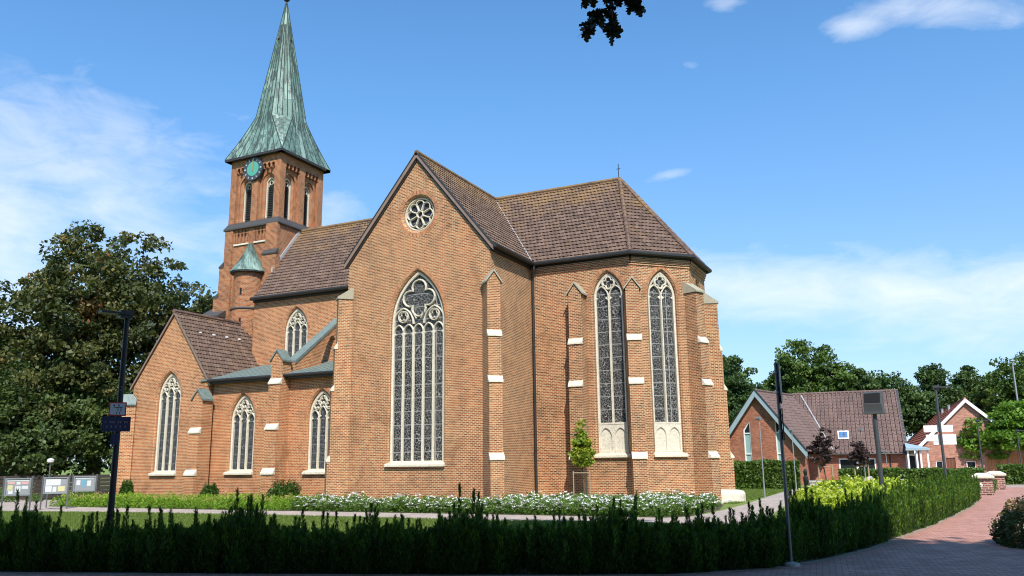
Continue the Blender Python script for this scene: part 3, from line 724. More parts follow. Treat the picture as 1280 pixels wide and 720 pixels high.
# downpipe
dp = MB(); x, y = XB+.16, YC-.14
dp.tube([(XB+OV+.11, YC-OV-.12, ZE-.06), (XB+OV+.10, YC-OV-.12, ZE-.3), (x+.02, y-.02, ZE-.75), (x, y, ZE-1.0), (x, y, .1)], .065, 8)
for z in (2.5, 5.0, 7.5, 10.0): dp.lathe((x, y, z), [(.065, 0), (.085, 0), (.085, .07), (.065, .07)], 8)
pipe = dp.build('downpipe', 'gutter_metal', church)
# cross on the apse roof
cx = MB(); fr = Fr(V(XO-.05, YN, ZR), V(cy, sy, 0).normalized() if False else V(1, 0, 0), S_)
cx.box(fr, -.016, .016, 0, .92, -.016, .016); cx.box(fr, -.11, .11, .62, .65, -.015, .015); cx.lathe(fr.P(0, 0), [(.07, 0), (.07, .1), (.03, .17), (0, .18)], 8)
cx.build('roof_cross', 'gutter_metal', church)

# ---- nave wall, aisle, flying buttress
F_N = Fr((XTW, YC, 0), (1, 0, 0), S_)
WC = dict(uc=-32.15-XTW, a=.80, z0=8.0, zs=9.62, za=10.92)
mb = MB(); h = cut(mb, F_N, **WC); mb.holed(F_N, [(0, 6.0), (XA-XTW+.2, 6.0), (XA-XTW+.2, 11.85), (0, 11.85)], [h])
mb.build('nave_wall', 'orange_brick', church)
window(F_N, kind='three', parent=church, glass='leaded_glass_small', **WC)
YA = 32.97; XCH = -33.9
F_A = Fr((XCH, YA, 0), (1, 0, 0), S_)
A1 = dict(uc=-31.77-XCH, a=.78, z0=1.70, zs=4.28, za=5.58); A2 = dict(uc=-26.62-XCH, a=.78, z0=1.70, zs=4.28, za=5.58)
mb = MB(); hs = [cut(mb, F_A, **A1), cut(mb, F_A, **A2)]; mb.holed(F_A, [(0, 0), (XA-XCH, 0), (XA-XCH, 6.4), (0, 6.4)], hs)
mb.build('aisle_wall', 'orange_brick', church)
window(F_A, kind='three', parent=church, glass='leaded_glass_small', **A1); window(F_A, kind='three', parent=church, glass='leaded_glass_small', **A2)
# lean-to copper roof with standing seams
ar = MB(); p = lambda x, y: V(x, y, 6.50+(y-32.6)*(7.72-6.50)/(YC-32.6))
XR0, XR1 = XCH-.6, XA-.02
ar.face([p(XR0, 32.6), p(XR1, 32.6), p(XR1, YC), p(XR0, YC)]); ar.face([p(XR0, 32.6)-Z*.1, p(XR1, 32.6)-Z*.1, p(XR1, 32.6), p(XR0, 32.6)])
ar.face([p(XR0, YC)-Z*.1, p(XR1, YC)-Z*.1, p(XR1, 32.6)-Z*.1, p(XR0, 32.6)-Z*.1])
x = XR0+.2
while x < XR1: ar.tube([p(x, 32.6)+Z*.01, p(x, YC)+Z*.01], .022, 5, False); x += .55
ar.build('aisle_roof', 'grey_copper', church)
m = MB(); m.tube([(XCH, 32.52, 6.40), (XA-.05, 32.52, 6.40)], .075, 8); m.box(F_A, 0, XA-XCH, 6.24, 6.40, 0.0, .33); m.build('aisle_gutter', 'gutter_metal', church)
SA = [(1.55, .96), (3.72, .84), (6.0, .72), (7.15, .60)]
XB1 = -29.05
weathered_buttress(Fr((XB1, YA, 0), (1, 0, 0), S_), .72, SA, 7.15, 'copper', 'orange_brick')
fb = MB(); fs = Fr((XB1-.3, YA, 0), (0, 1, 0), (-1, 0, 0))      # u runs into the church
arcpts = [(4.10-1.25*(1-math.cos(R(t)))*1.0, 7.75+1.5*math.sin(R(t))*1.0) for t in range(0, 91, 15)]
DW = YC-YA; zt_ = lambda a: 7.15+(a-.55)*(9.95-7.15)/(DW-.55)
outer = [(-.02, 6.3), (DW, 6.3), (DW, 9.95), (.55, 7.15), (-.02, 7.15)]
slot = [(2.55, 7.15), (3.72, 7.3), (3.72, 8.75), (3.55, 8.95), (3.3, 8.9), (2.95, 8.35), (2.55, 7.75)]
for sg in (1, -1):
    fp = Fr((XB1+sg*.27, YA, 0), (0, sg, 0), (sg, 0, 0)); mp = lambda L: [(sg*a, z) for a, z in L][::sg]
    fb.holed(fp, mp(outer), [mp(slot)])
for L in (outer, slot):
    for (a, z), (a2, z2) in zip(L, L[1:]+L[:1]): fb.face([V(XB1-.27, YA+a, z), V(XB1-.27, YA+a2, z2), V(XB1+.27, YA+a2, z2), V(XB1+.27, YA+a, z)])
fly = fb.build('flying_buttress', 'orange_brick', church)
cp_ = MB(); fx = Fr((XB1, YA, 0), (1, 0, 0), V(0, 1, 0))
cp_.xprism(fx, [(.45, 7.08), (YC-YA-.01, 9.90), (YC-YA-.01, 10.08), (.45, 7.26)], -.30, .30); cp_.build('coping', 'grey_copper', fly)

# ---- gabled side chapel
XC, CW, YCH, CZR, CZE = -36.82, 2.86, 32.67, 10.43, 6.30
F_H = Fr((XC, YCH, 0), (1, 0, 0), S_)
WH = dict(uc=-.06, a=.80, z0=1.68, zs=5.66, za=6.98)
mb = MB(); h = cut(mb, F_H, **WH); zc = 6.55
mb.holed(F_H, [(-CW, 0), (CW, 0), (CW, zc), (0, CZR-.12), (-CW, zc)], [h])
for x, sg in ((XC+CW, 1), (XC-CW, -1)): mb.face([(x, YCH, 0), (x, 39.5, 0), (x, 39.5, zc-.05), (x, YCH, zc-.05)][::sg])
mb.build('chapel_wall', 'orange_brick', church)
window(F_H, kind='three', parent=church, glass='leaded_glass_small', **WH)
ce = CW+.16; zce = CZE+.02
for sg in (1, -1): tiled('chapel_roof', 'roof_tile', [(XC, YCH-.10, CZR), (XC+sg*ce, YCH-.10, zce), (XC+sg*ce, 38.9, zce), (XC, 38.9, CZR)], church, lip=.04)
m = MB(); ridge_caps(m, (XC, YCH-.1, CZR+.02), (XC, 38.9, CZR+.02), .12); m.build('ridge_tiles', 'ridge_tile', church)
m = barge(F_H, [(-ce, zce), (0, CZR+.02), (ce, zce)], church, .16, d=(0.0, .11)); m.build('barge_board', 'barge_board', church)
sl = (CZR-zce)/ce
for y in (33.7, 34.7, 35.7, 36.7):
    m = MB(); x = XC+.85; z = CZR-.85*sl; m.box(Fr((x, y, z), (0, 1, 0), V(1, 0, 0)), -.05, .05, .0, .08, -.02, .12); m.build('roof_hook', 'white_paint', church)
m = MB(); m.tube([V(XC+.9, 38.75, CZR-.9*sl+.05), V(XC+ce, 38.6, zce+.5)], .16, 6); m.build('lead_flashing', 'zinc_blue', church)
SH = [(1.52, .92), (3.66, .80), (5.36, .68)]
weathered_buttress(Fr((XC+CW-.02, YCH, 0), (1, 0, 0), S_), .70, SH, 5.36, 'copper', 'orange_brick')
weathered_buttress(Fr((XC-CW+.12, YCH+.12, 0), V(1, -1, 0), V(-1, -1, 0)), .66, SH, 5.36, 'copper', 'orange_brick')

# ---- tower
TX, TW = -37.57, 2.13
tower = bpy.data.objects.new('tower', None); COL.objects.link(tower); tower.parent = church; tower.location = V(TX, YN, 0)-V(XM, YN, 0)
LW = 2.17
def faces(h): return [Fr((TX, YN-h, 0), (1, 0, 0), S_), Fr((TX+h, YN, 0), (0, 1, 0), (1, 0, 0)), Fr((TX, YN+h, 0), (-1, 0, 0), (0, 1, 0)), Fr((TX-h, YN, 0), (0, -1, 0), (-1, 0, 0))]
mb = MB(); mw = MB(); dark = MB(); ws = MB()
Z0B, ZTOP = 17.35, 21.95
for k, fr in enumerate(faces(TW)):
    bays = []
    for sg in (-1, 1):
        u = sg*.95; hw = .70
        top = []
        for j in range(4):      # the corbel table: four little arches along the top of each bay
            c = u+hw-(j+.5)*hw/2
            top += [(c+.13, 20.95), (c+.13, 21.10)] + [(c+.13*math.cos(R(t)), 21.14+.15*math.sin(R(t))) for t in range(15, 180, 30)] + [(c-.13, 21.10), (c-.13, 20.95)]
        loop = [(u-hw, Z0B), (u+hw, Z0B), (u+hw, 20.95)] + top + [(u-hw, 20.95)]
        bays.append(loop); mb.loft(fr, loop, 0, loop, -.24)
        ho = arch(u, .56, Z0B+.1, 20.0, 20.72); hi = arch(u, .36, Z0B+.1, 20.0, 20.48); hm = arch(u, .46, Z0B+.1, 20.0, 20.60)
        mb.holed(fr, [(u-hw, Z0B), (u+hw, Z0B), (u+hw, 21.4), (u-hw, 21.4)], [ho], -.24)
        mb.loft(fr, ho, -.24, ho, -.32); mb.loft(fr, ho, -.32, hm, -.33); mb.loft(fr, hm, -.33, hi, -.42); mb.loft(fr, hi, -.42, hi, -.72)
    mb.holed(fr, [(-TW, Z0B-.2), (TW, Z0B-.2), (TW, ZTOP), (-TW, ZTOP)], bays)
for k, fr in enumerate(faces(LW)):
    if k == 0:
        pan = []
        for sg in (-1, 1):
            u = sg*.86; l = [(u-.58, 16.05), (u+.58, 16.05), (u+.58, 16.95), (u-.58, 16.95)]; pan.append(l); mb.loft(fr, l, 0, l, -.15); mb.poly([fr.P(*q, -.15) for q in l])
            for j in range(4):
                c = u-.44+j*.293; mb.box(fr, c-.05, c+.05, 16.1, 16.75, -.15, -.02)
                mb.prism(fr, [(c-.146, 16.72), (c+.146, 16.72), (c+.07, 16.95), (c-.07, 16.95)], -.15, -.015)
        mb.holed(fr, [(-LW, 0), (LW, 0), (LW, 17.1), (-LW, 17.1)], pan)
    else: mb.holed(fr, [(-LW, 0), (LW, 0), (LW, 17.1), (-LW, 17.1)], [])
fr = faces(LW)[0]
tw_ = mb.build('tower_wall', 'tower_brick', tower)
for sg in (-1, 1): m = MB(); m.box(fr, sg*.86-.62, sg*.86+.62, 15.93, 16.04, -.1, .07); m.build('panel_sill', 'cream_stone', tower)
# corner buttresses with slate offsets
m = MB(); fE = faces(LW)[1]
m.box(fr, LW-.85, LW+.24, 0, 15.0, -.05, .36); m.box(fr, LW-.85, LW+.10, 15.0, 17.05, -.05, .18)
m.box(fr, -LW-.04, -LW+.62, 14.6, 17.05, -.7, .10); m.box(fr, -LW-.34, -LW+.66, 12.6, 14.6, -.8, .13); m.box(fr, -LW-.68, -LW+.7, 0, 12.6, -.9, .16)
m.build('corner_buttress', 'tower_brick', tower)
m = MB(); m.xprism(fr, [(.16, 14.95), (.42, 14.95), (.42, 15.03), (.16, 15.35)][::-1], LW-.9, LW+.28); m.build('offset_slate', 'slate', tower)
for x0, x1, z in ((-LW-.38, -LW-.02, 14.6), (-LW-.72, -LW-.32, 12.6)):
    m = MB(); m.prism(fr, [(x0, z-.05), (x1+.05, z-.05), (x1+.05, z+.32), (x0, z+.03)], -.85, .17); m.build('offset_slate', 'slate', tower)
m = MB()                        # string course: a sloping slate skirt
for k in range(4):
    f0, f1 = faces(LW+.16)[k], faces(TW-.01)[k]; h0, h1 = LW+.16, TW-.01
    m.face([f0.P(-h0, 17.12), f0.P(h0, 17.12), f1.P(h1, 17.5), f1.P(-h1, 17.5)]); m.face([f0.P(-h0, 17.02), f0.P(h0, 17.02), f0.P(h0, 17.12), f0.P(-h0, 17.12)])
    g0 = faces(LW-.01)[k]; m.face([g0.P(-LW, 17.02), g0.P(LW, 17.02), f0.P(h0, 17.02), f0.P(-h0, 17.02)][::-1])
m.build('string_course', 'slate', tower)
# belfry windows: stone jambs, louvres
for k, fr in enumerate(faces(TW)):
    for sg in (-1, 1):
        if k > 1: continue
        u = sg*.95; lo = arch(u, .36, Z0B+.12, 20.0, 20.48); li = arch(u, .275, Z0B+.2, 20.0, 20.37)
        m = MB(); m.loft(fr, lo, -.46, li, -.45); m.loft(fr, li, -.45, li, -.65); m.sweep(fr, circ(u, 20.06, .14, 10), .05, -.56, -.48, True)
        bw = m.build('belfry_window', 'tracery_stone', tower)
        m = MB(); z = Z0B+.25
        while z < 19.8:
            m.xprism(fr, [(-.64, z+.09), (-.63, z+.11), (-.51, z+.02), (-.52, z)], u-.27, u+.27); z += .155
        m.build('louvers', 'louver', bw)
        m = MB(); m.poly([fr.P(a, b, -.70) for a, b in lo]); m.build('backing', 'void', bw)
# clock
fr = faces(TW)[0]
def disc(mb, fr, u, z, r0, r1, d0, d1, n=32):
    o = circ(u, z, r1, n); mb.loft(fr, o, d0, o, d1)
    if r0: i = circ(u, z, r0, n); mb.loft(fr, o, d1, i, d1)
    else: mb.poly([fr.P(a, b, d1) for a, b in o])
CU, CZ = -.12, 21.02
m = MB(); disc(m, fr, CU, CZ, 0, .80, .0, .14); clock = m.build('clock', 'clock_ring', tower)
m = MB(); disc(m, fr, CU, CZ, 0, .50, .14, .155); m.build('clock_face', 'clock_green', clock)
for k in range(12):
    m = MB(); t = R(30*k); c, s_ = math.cos(t), math.sin(t); e = Fr(fr.P(CU, CZ, .145), fr.ex*c-Z*s_, fr.n); r0, r1, w = .60, .73, (.026 if k % 3 else .04)
    q = lambda a, b: e.o + (fr.ex*s_+Z*c)*b + (fr.ex*c-Z*s_)*a + fr.n*.008
    m.face([q(-w, r0), q(w, r0), q(w, r1), q(-w, r1)])
    m.build('hour_mark', 'paper', clock)
for name, L, w, t, dd in (('hour_hand', .42, .045, 0, .17), ('minute_hand', .76, .032, 1.5, .185)):
    t = R(t); ax = fr.ex*math.sin(t)+Z*math.cos(t); bx = fr.ex*math.cos(t)-Z*math.sin(t); o = fr.P(CU, CZ, dd)
    m = MB(); m.poly([o-ax*.2-bx*w*.5, o-ax*.2+bx*w*.5, o+ax*L*.7+bx*w*1.1, o+ax*L, o+ax*L*.7-bx*w*1.1]); m.build(name, 'gold', clock)
# spire: flared square eaves, broached to an octagon
sp_ = MB(); c = V(TX, YN, 0)
def sq(h, z): return [c+V(sx*h, sy_*h, z) for sx, sy_ in ((-1, -1), (1, -1), (1, 1), (-1, 1))]
def octg(ri, z): t = ri*TAN8; return [c+V(x, y, z) for x, y in ((-t, -ri), (t, -ri), (ri, -t), (ri, t), (t, ri), (-t, ri), (-ri, t), (-ri, -t))]
E0, E1 = 2.46, 2.36
s0 = sq(E0, 21.95); OC = octg(1.66, 24.95)
def lerp(a, b, t): return a+(b-a)*t
seams = []
ZM = 33.95
for k in range(4):
    A, B = s0[k], s0[(k+1) % 4]; Cc, Dd = OC[2*k], OC[2*k+1]     # Cc left, Dd right seen from outside
    N_ = 6
    def side(t, row):
        """row 0 at the eaves, 1 at the octagon; slightly hollow like a flared roof"""
        lo, hi = lerp(A, B, t), lerp(Cc, Dd, t); p = lerp(lo, hi, row); mid = c+Z*p.z
        hol = .07*math.sin(math.pi*row); return p+(mid-p).normalized()*hol
    rows = [0, .2, .4, .6, .8, 1]
    for r0, r1 in zip(rows, rows[1:]): sp_.face([side(0, r0), side(1, r0), side(1, r1), side(0, r1)])
    for j in range(1, 8): seams.append([side(j/8, r) for r in rows])
    seams.append([side(0, r) for r in rows]); seams.append([side(1, r) for r in rows])
    # the corner broach between this side and the next
    E_ = OC[(2*k+2) % 8]
    A2, B2 = s0[(k+1) % 4], s0[(k+2) % 4]
    def side2(row):
        lo, hi = A2, E_; p = lerp(lo, hi, row); mid = c+Z*p.z; return p+(mid-p).normalized()*.07*math.sin(math.pi*row)
    for r0, r1 in zip(rows, rows[1:]):
        if r0 == 0: sp_.face([side(1, 0), side2(r1), side(1, r1)])
        else: sp_.face([side(1, r0), side2(r0), side2(r1), side(1, r1)])
top = octg(.05, 34.15)
for k in range(8):
    a, b2 = OC[k], OC[(k+1) % 8]; ta, tb = top[k], top[(k+1) % 8]
    for j in range(4): sp_.face([lerp(a, ta, j/4), lerp(b2, tb, j/4), lerp(b2, tb, (j+1)/4), lerp(a, ta, (j+1)/4)])
    seams.append([a, ta])
    for t in (.25, .5, .75): p = lerp(a, b2, t); seams.append([p, lerp(p, lerp(ta, tb, .5), .8)])
sp_.face([p for p in s0][::-1])
spire = sp_.build('spire', 'copper', tower)
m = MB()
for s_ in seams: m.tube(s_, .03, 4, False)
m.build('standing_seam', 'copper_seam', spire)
m = MB(); z0_, z1_ = 21.80, 21.96
for k in range(4): f = faces(E0-.02)[k]; m.box(f, -E0, E0-.03, z0_, z1_, -.42, .02)
m.build('eaves_board', 'black_trim', spire)
m = MB(); m.lathe(c+Z*34.05, [(.05, 0), (.07, .1), (.04, .2), (.2, .34), (.27, .5), (.2, .68), (.06, .8), (.03, 1.2), (.03, 2.6), (0, 2.62)], 12)
m.box(Fr(c, (1, 0, 0), S_), -.5, .5, 35.75, 35.82, -.03, .03); m.build('finial', 'black_trim', tower)
for k in (0, 2, 6):
    m = MB(); a, b2, t = OC[k], OC[(k+1) % 8], .67; p = lerp(lerp(a, b2, .5), lerp(top[k], top[(k+1) % 8], .5), t); m.lathe(p, [(.07, -.08), (.075, .04), (0, .09)], 6); m.build('spire_vent', 'void', spire)

# stair turret with a copper cone
TC = V(-37.12, 38.45, 0)
m = MB(); m.lathe(TC, [(.98, 0), (.98, 11.42)], 24); m.lathe(TC, [(.90, 11.5), (.90, 13.85)], 24); tur = m.build('stair_turret', 'tower_brick', tower, smooth=True)
m = MB(); m.lathe(TC, [(.98, 11.38), (1.03, 11.40), (1.03, 11.46), (.90, 11.54)], 24); m.build('band', 'slate', tur)
m = MB(); m.lathe(TC, [(.95, 13.72), (1.14, 13.74), (1.14, 13.82)], 24); m.build('eaves_ring', 'black_trim', tur)
m = MB(); m.lathe(TC, [(1.19, 13.82), (.84, 14.28), (.43, 14.95), (.10, 15.74), (0, 15.78)], 14)
for k in range(14):
    t = 2*math.pi*k/14; m.tube([TC+V(1.13*math.cos(t), 1.13*math.sin(t), 13.84), TC+V(.84*math.cos(t), .84*math.sin(t), 14.30), TC+V(.43*math.cos(t), .43*math.sin(t), 14.97), TC+V(.1*math.cos(t), .1*math.sin(t), 15.75)], .02, 4, False)
m.build('cone_roof', 'copper', tur)
for t, z in ((-75, 12.5), (-70, 10.6)):
    m = MB(); d = V(math.cos(R(t)), math.sin(R(t)), 0); r = .905 if z > 11.4 else .985; f = Fr(TC+d*r, Z.cross(d), d); m.box(f, -.06, .06, z-.2, z+.2, -.1, .012); m.build('slit_window', 'void', tur)
# low western annex under a slate roof
m = MB(); f = Fr((-40.6, 38.3, 0), (1, 0, 0), S_); m.box(f, -.2, 1.3, 0, 11.2, -3, 0); an = m.build('annex_wall', 'tower_brick', church)
m = MB(); m.xprism(f, [(.15, 11.2), (.15, 11.3), (-1.0, 12.0), (-1.0, 11.2)], -.45, 1.35); m.build('annex_roof', 'slate', an)
# lead where the nave roof meets the tower
m = MB(); zz = lambda y: ZR-(YN-y)*(ZR-ZE)/RO
for y0, y1 in ((YC+1.3, YN-.15),): m.prism(Fr((TX+LW+.01, 0, 0), (0, 1, 0), (1, 0, 0)), [(y0, zz(y0)-.05), (y1, zz(y1)-.05), (y1, zz(y1)+.32), (y0, zz(y0)+.32)], -.02, .06)
m.build('lead_flashing', 'lead', church)

# ================================================================== the ground
def sheet(name, poly, z, mat):
    m = MB(); m.poly([V(x, y, z) for x, y in poly]); o = m.build(name, mat); return tag(o, kind='structure')
g = MB(); g.face([(-900, -400, 0), (900, -400, 0), (900, 1500, 0), (-900, 1500, 0)]); tag(g.build('ground', 'lawn'), kind='structure')
HEDGE = [(-21.5, 9.2), (-16.36, 10.75), (-11.67, 12.28), (-6.81, 13.89), (-4.2, 15.0), (-2.75, 16.5), (-1.95, 18.4), (-1.28, 20.8), (-.80, 23.6), (-.20, 26.9), (.71, 32.8), (1.55, 39.5), (2.12, 45.4)]
sheet('road', [(-60, -2.5)] + HEDGE + [(2.6, 52), (4.2, 65.5), (5.0, 69), (9, 69.5), (9.0, 64), (6.2, 52), (5.2, 40), (4.7, 30), (5.2, 24), (8, 17), (16, 11), (60, 6), (60, -16), (-60, -16)], .004, 'road_paver')
# pale edging where the paving meets the hedge
m = MB(); pts_ = [V(x, y, 0) for x, y in HEDGE]
for k in range(len(pts_)-1):
    a, b = pts_[k], pts_[k+1]; n = V(b.y-a.y, -(b.x-a.x), 0).normalized(); L = (b-a).length; q = max(2, int(L/.22)); pw = None
    for i in range(q):
        p0, p1 = a.lerp(b, i/q), a.lerp(b, (i+1)/q); w0 = pw if pw else .07+.09*random.random(); w1 = .05+.11*random.random(); pw = w1
        m.face([p0-n*.05+Z*.008, p0+n*w0+Z*.008, p1+n*w1+Z*.008, p1-n*.05+Z*.008])
tag(m.build('verge_grit', 'grit'), kind='structure')
# small dead leaves and pebbles along the edge of the paving
m = MB()
for (x0, y0), (x1, y1) in zip(HEDGE, HEDGE[1:]):
    n = V(y1-y0, -(x1-x0), 0).normalized(); a, b = V(x0, y0, .006), V(x1, y1, .006); m.face([a-n*.85, a-n*.05, b-n*.05, b-n*.85])
tag(m.build('hedge_soil', 'soil'), kind='structure')
sheet('footpath', [(-60, 22.5), (-42, 24.6), (-30.5, 26.2), (-22, 26.35), (-13.5, 26.2), (-9.6, 27.0), (-6.35, 26.6), (-5.2, 27.3), (-4.9, 30), (-5.26, 33.5), (-5.6, 39.5), (-5.8, 50), (-6.2, 57.4), (-6.6, 64), (-8.2, 64), (-7.9, 57.4), (-7.6, 45), (-7.35, 38.3), (-7.4, 34), (-7.6, 30.2), (-8.3, 29.3), (-15.7, 29.28), (-23, 29.1), (-30.4, 29.0), (-38.5, 29.1), (-46, 34), (-60, 38)], .004, 'path_paver')
sheet('footpath', [(-5.6, 62.5), (9, 62.5), (9, 64.5), (-6.6, 64.5)], .006, 'path_paver')
sheet('bed_soil', [(-41, 29.2), (-30, 29.1), (-15.7, 29.38), (-8.4, 29.4), (-7.75, 30.4), (-7.6, 34.5), (-8.2, 38.2), (-12, 38.2), (-16.9, 37.3), (-17, 32.6), (-41, 32.6)], .012, 'soil')
sheet('forecourt', [(-12, 66), (12, 66), (12, 90), (-12, 90)], .008, 'path_paver')

# ================================================================== foliage
def leaf_object(name, C, S, mat, parent=None, loc=None, up=.35, aspect=.6, val=None, nrm=None, pos_off=True):
    """many small leaf blades: centres C, sizes S, hue per leaf in the attribute v"""
    n = len(C)
    N_ = rng.normal(size=(n, 3)) if nrm is None else nrm + rng.normal(size=(n, 3))*.5
    N_[:, 2] += up; N_ /= np.linalg.norm(N_, axis=1)[:, None]
    T = rng.normal(size=(n, 3)); T -= N_*(T*N_).sum(1)[:, None]; T /= np.linalg.norm(T, axis=1)[:, None]
    B = np.cross(N_, T); s = S[:, None]
    P = np.stack([C-T*s, C-B*s*aspect-T*s*.1+N_*s*.12, C+T*s, C+B*s*aspect-T*s*.1+N_*s*.12], 1)
    return quads(name, P, mat, parent, val)
def quads(name, P, mat, parent=None, val=None):
    n = len(P); off = Vector(); p = parent
    while p: off = off+Vector(p.location); p = p.parent
    P = P.reshape(-1, 3)-np.array(off)
    me = bpy.data.meshes.new(name); me.vertices.add(4*n); me.loops.add(4*n); me.polygons.add(n)
    me.vertices.foreach_set('co', P.astype(np.float32).ravel()); me.loops.foreach_set('vertex_index', np.arange(4*n, dtype=np.int32))
    me.polygons.foreach_set('loop_start', np.arange(0, 4*n, 4, dtype=np.int32)); me.polygons.foreach_set('loop_total', np.full(n, 4, dtype=np.int32))
    a = me.attributes.new('v', 'FLOAT', 'POINT'); v = rng.random(n) if val is None else val
    a.data.foreach_set('value', np.repeat(np.clip(v, 0, 1), 4).astype(np.float32))
    me.update(calc_edges=True); me.materials.append(MATS[mat])
    o = bpy.data.objects.new(name, me); COL.objects.link(o)
    if parent: o.parent = parent
    return o
def in_ball(n):
    d = rng.normal(size=(n, 3)); d /= np.linalg.norm(d, axis=1)[:, None]; return d*rng.random(n)[:, None]**(1/3)
def make_tree(name, loc, lobes, label, leafmat, n_clump, per, leaf, clump_r, trunk_h, trunk_r, group=None, cat='tree', hue=(.1, .8), shell=.55, trunk='bark', limbs=True, rusty=None, rz=0):
    """tree: tapered trunk with limbs, crown of leaf clumps spread through the volume of several uneven lobes
       lobes: [(x, y, z, rx, ry, rz)] relative to loc"""
    t = thing(name, loc, label, cat, group); L = np.array(loc)
    w = np.array([a[3]*a[4]*a[5] for a in lobes])**.75; w /= w.sum()
    cen = []
    for k in rng.choice(len(lobes), n_clump, p=w):
        lb = lobes[k]; d = rng.normal(size=3); d /= np.linalg.norm(d); r = shell+(1-shell)*rng.random()**.6
        if rng.random() < .22: r = rng.random()*shell
        cen.append((lb[0]+d[0]*r*lb[3], lb[1]+d[1]*r*lb[4], lb[2]+d[2]*r*lb[5]))
    cen = np.array(cen)
    cr_ = clump_r*(.55+.9*rng.random(n_clump)); cv = hue[0]+(hue[1]-hue[0])*rng.random(n_clump)
    if rusty is not None:
        q = np.array(rusty); near = np.linalg.norm(cen-q[:3], axis=1) < q[3]; cv = np.where(near, .82+.18*rng.random(n_clump), cv)
    idx = np.repeat(np.arange(n_clump), per)
    off = in_ball(len(idx)); off[:, 2] *= .55
    C = cen[idx]+off*cr_[idx][:, None]+L
    val = cv[idx]+rng.normal(size=len(idx))*.10
    S = leaf*(.6+.8*rng.random(len(idx)))
    leaf_object('crown', C, S, leafmat, t, up=.5, val=val)
    m = MB(); th = V(*loc)
    pts = [th+V(0, 0, 0), th+V(.05, .03, trunk_h*.35), th+V(-.04, .06, trunk_h*.7), th+V(.02, 0, trunk_h)]
    m.tube(pts, [trunk_r*1.35, trunk_r, trunk_r*.85, trunk_r*.7], 10)
    if limbs:
        for lb in lobes:
            e = th+V(lb[0], lb[1], lb[2]+lb[5]*.2); b0 = th+V(0, 0, trunk_h*random.uniform(.75, .98)); md = (b0+e)/2+V(random.uniform(-.3, .3), random.uniform(-.3, .3), -.1*(e-b0).length)
            m.tube([b0, md, e], [trunk_r*.5, trunk_r*.33, trunk_r*.1], 7)
            for _ in range(5):
                d = V(random.gauss(0, 1), random.gauss(0, 1), random.gauss(.3, .8)).normalized(); f = e+V(d.x*lb[3], d.y*lb[4], d.z*lb[5])*.85
                m.tube([md*.4+e*.6, (md*.4+e*.6+f)/2+V(0, 0, .1), f], [trunk_r*.22, trunk_r*.13, trunk_r*.04], 5)
    m.build('trunk', trunk, t)
    return t

# ---- trees to the left of the church
make_tree('maple_tree', (-52.0, 40.0, 0), [(0, 0, 14.6, 5.2, 5.2, 4.9), (-3.6, -2, 11.4, 4.4, 4.4, 4.2), (3.4, 2.2, 11.2, 4.6, 4.6, 4.2), (0, -1.5, 7.8, 5.2, 5, 4.2), (4.6, 4, 9.0, 3.2, 3.2, 3.8), (-4, 0, 6.4, 4, 4, 3.6), (1, -2, 12.6, 4, 4, 4)],
          'tall dark broadleaf tree with browning crown behind the notice boards', 'maple_dark_leaf', 1000, 66, .16, .88, 8.0, .42, hue=(.10, .80), rusty=(1.2, -1.4, 12.2, 1.6))
make_tree('shrub_tree', (-52.2, 36.2, 0), [(-1.6, -1, 4.4, 3.8, 3.6, 2.9), (1.8, 1, 4.2, 3.2, 3.2, 3.0), (-3.7, -2.5, 5.4, 3.0, 2.8, 3.0), (-.5, 0, 6.8, 2.8, 2.8, 2.4), (4.0, 2.6, 4.4, 2.8, 2.8, 3.0), (0, -.6, 2.9, 3.8, 2.6, 1.5)],
          'bushy low tree with orange tinged leaf tips behind the wooden fence', 'shrub_leaf', 760, 60, .14, .72, 3.0, .2, hue=(.1, .75), rusty=(-3.8, -2.6, 7.9, 1.6))
make_tree('bush_tree', (-58.6, 37.5, 0), [(0, 0, 6, 3.6, 3.6, 5.0), (-1, -1.5, 10, 2.6, 2.6, 3.2), (1.2, 0, 3, 3, 3, 2.6)], 'narrow grey green tree at the left edge of the photo', 'shrub_leaf', 420, 50, .17, .8, 4.0, .22, hue=(.1, .7))
make_tree('maple_tree', (-45.6, 47.5, 0), [(0, 0, 9.2, 2.2, 2.4, 3.0), (-2.0, 0, 6.6, 3, 3, 3), (.6, 0, 6, 2.2, 2.4, 3)], 'smaller dark tree peeping over the chapel roof ridge', 'maple_dark_leaf', 170, 55, .19, .9, 5.0, .25, hue=(.15, .8))
make_tree('thin_tree', (-46.8, 53.0, 0), [(0, 0, 13.0, 1.6, 1.6, 3.4)], 'thin sparse twigs of a young tree beside the tower foot', 'maple_dark_leaf', 34, 16, .15, .5, 11.0, .12, hue=(.0, .5))
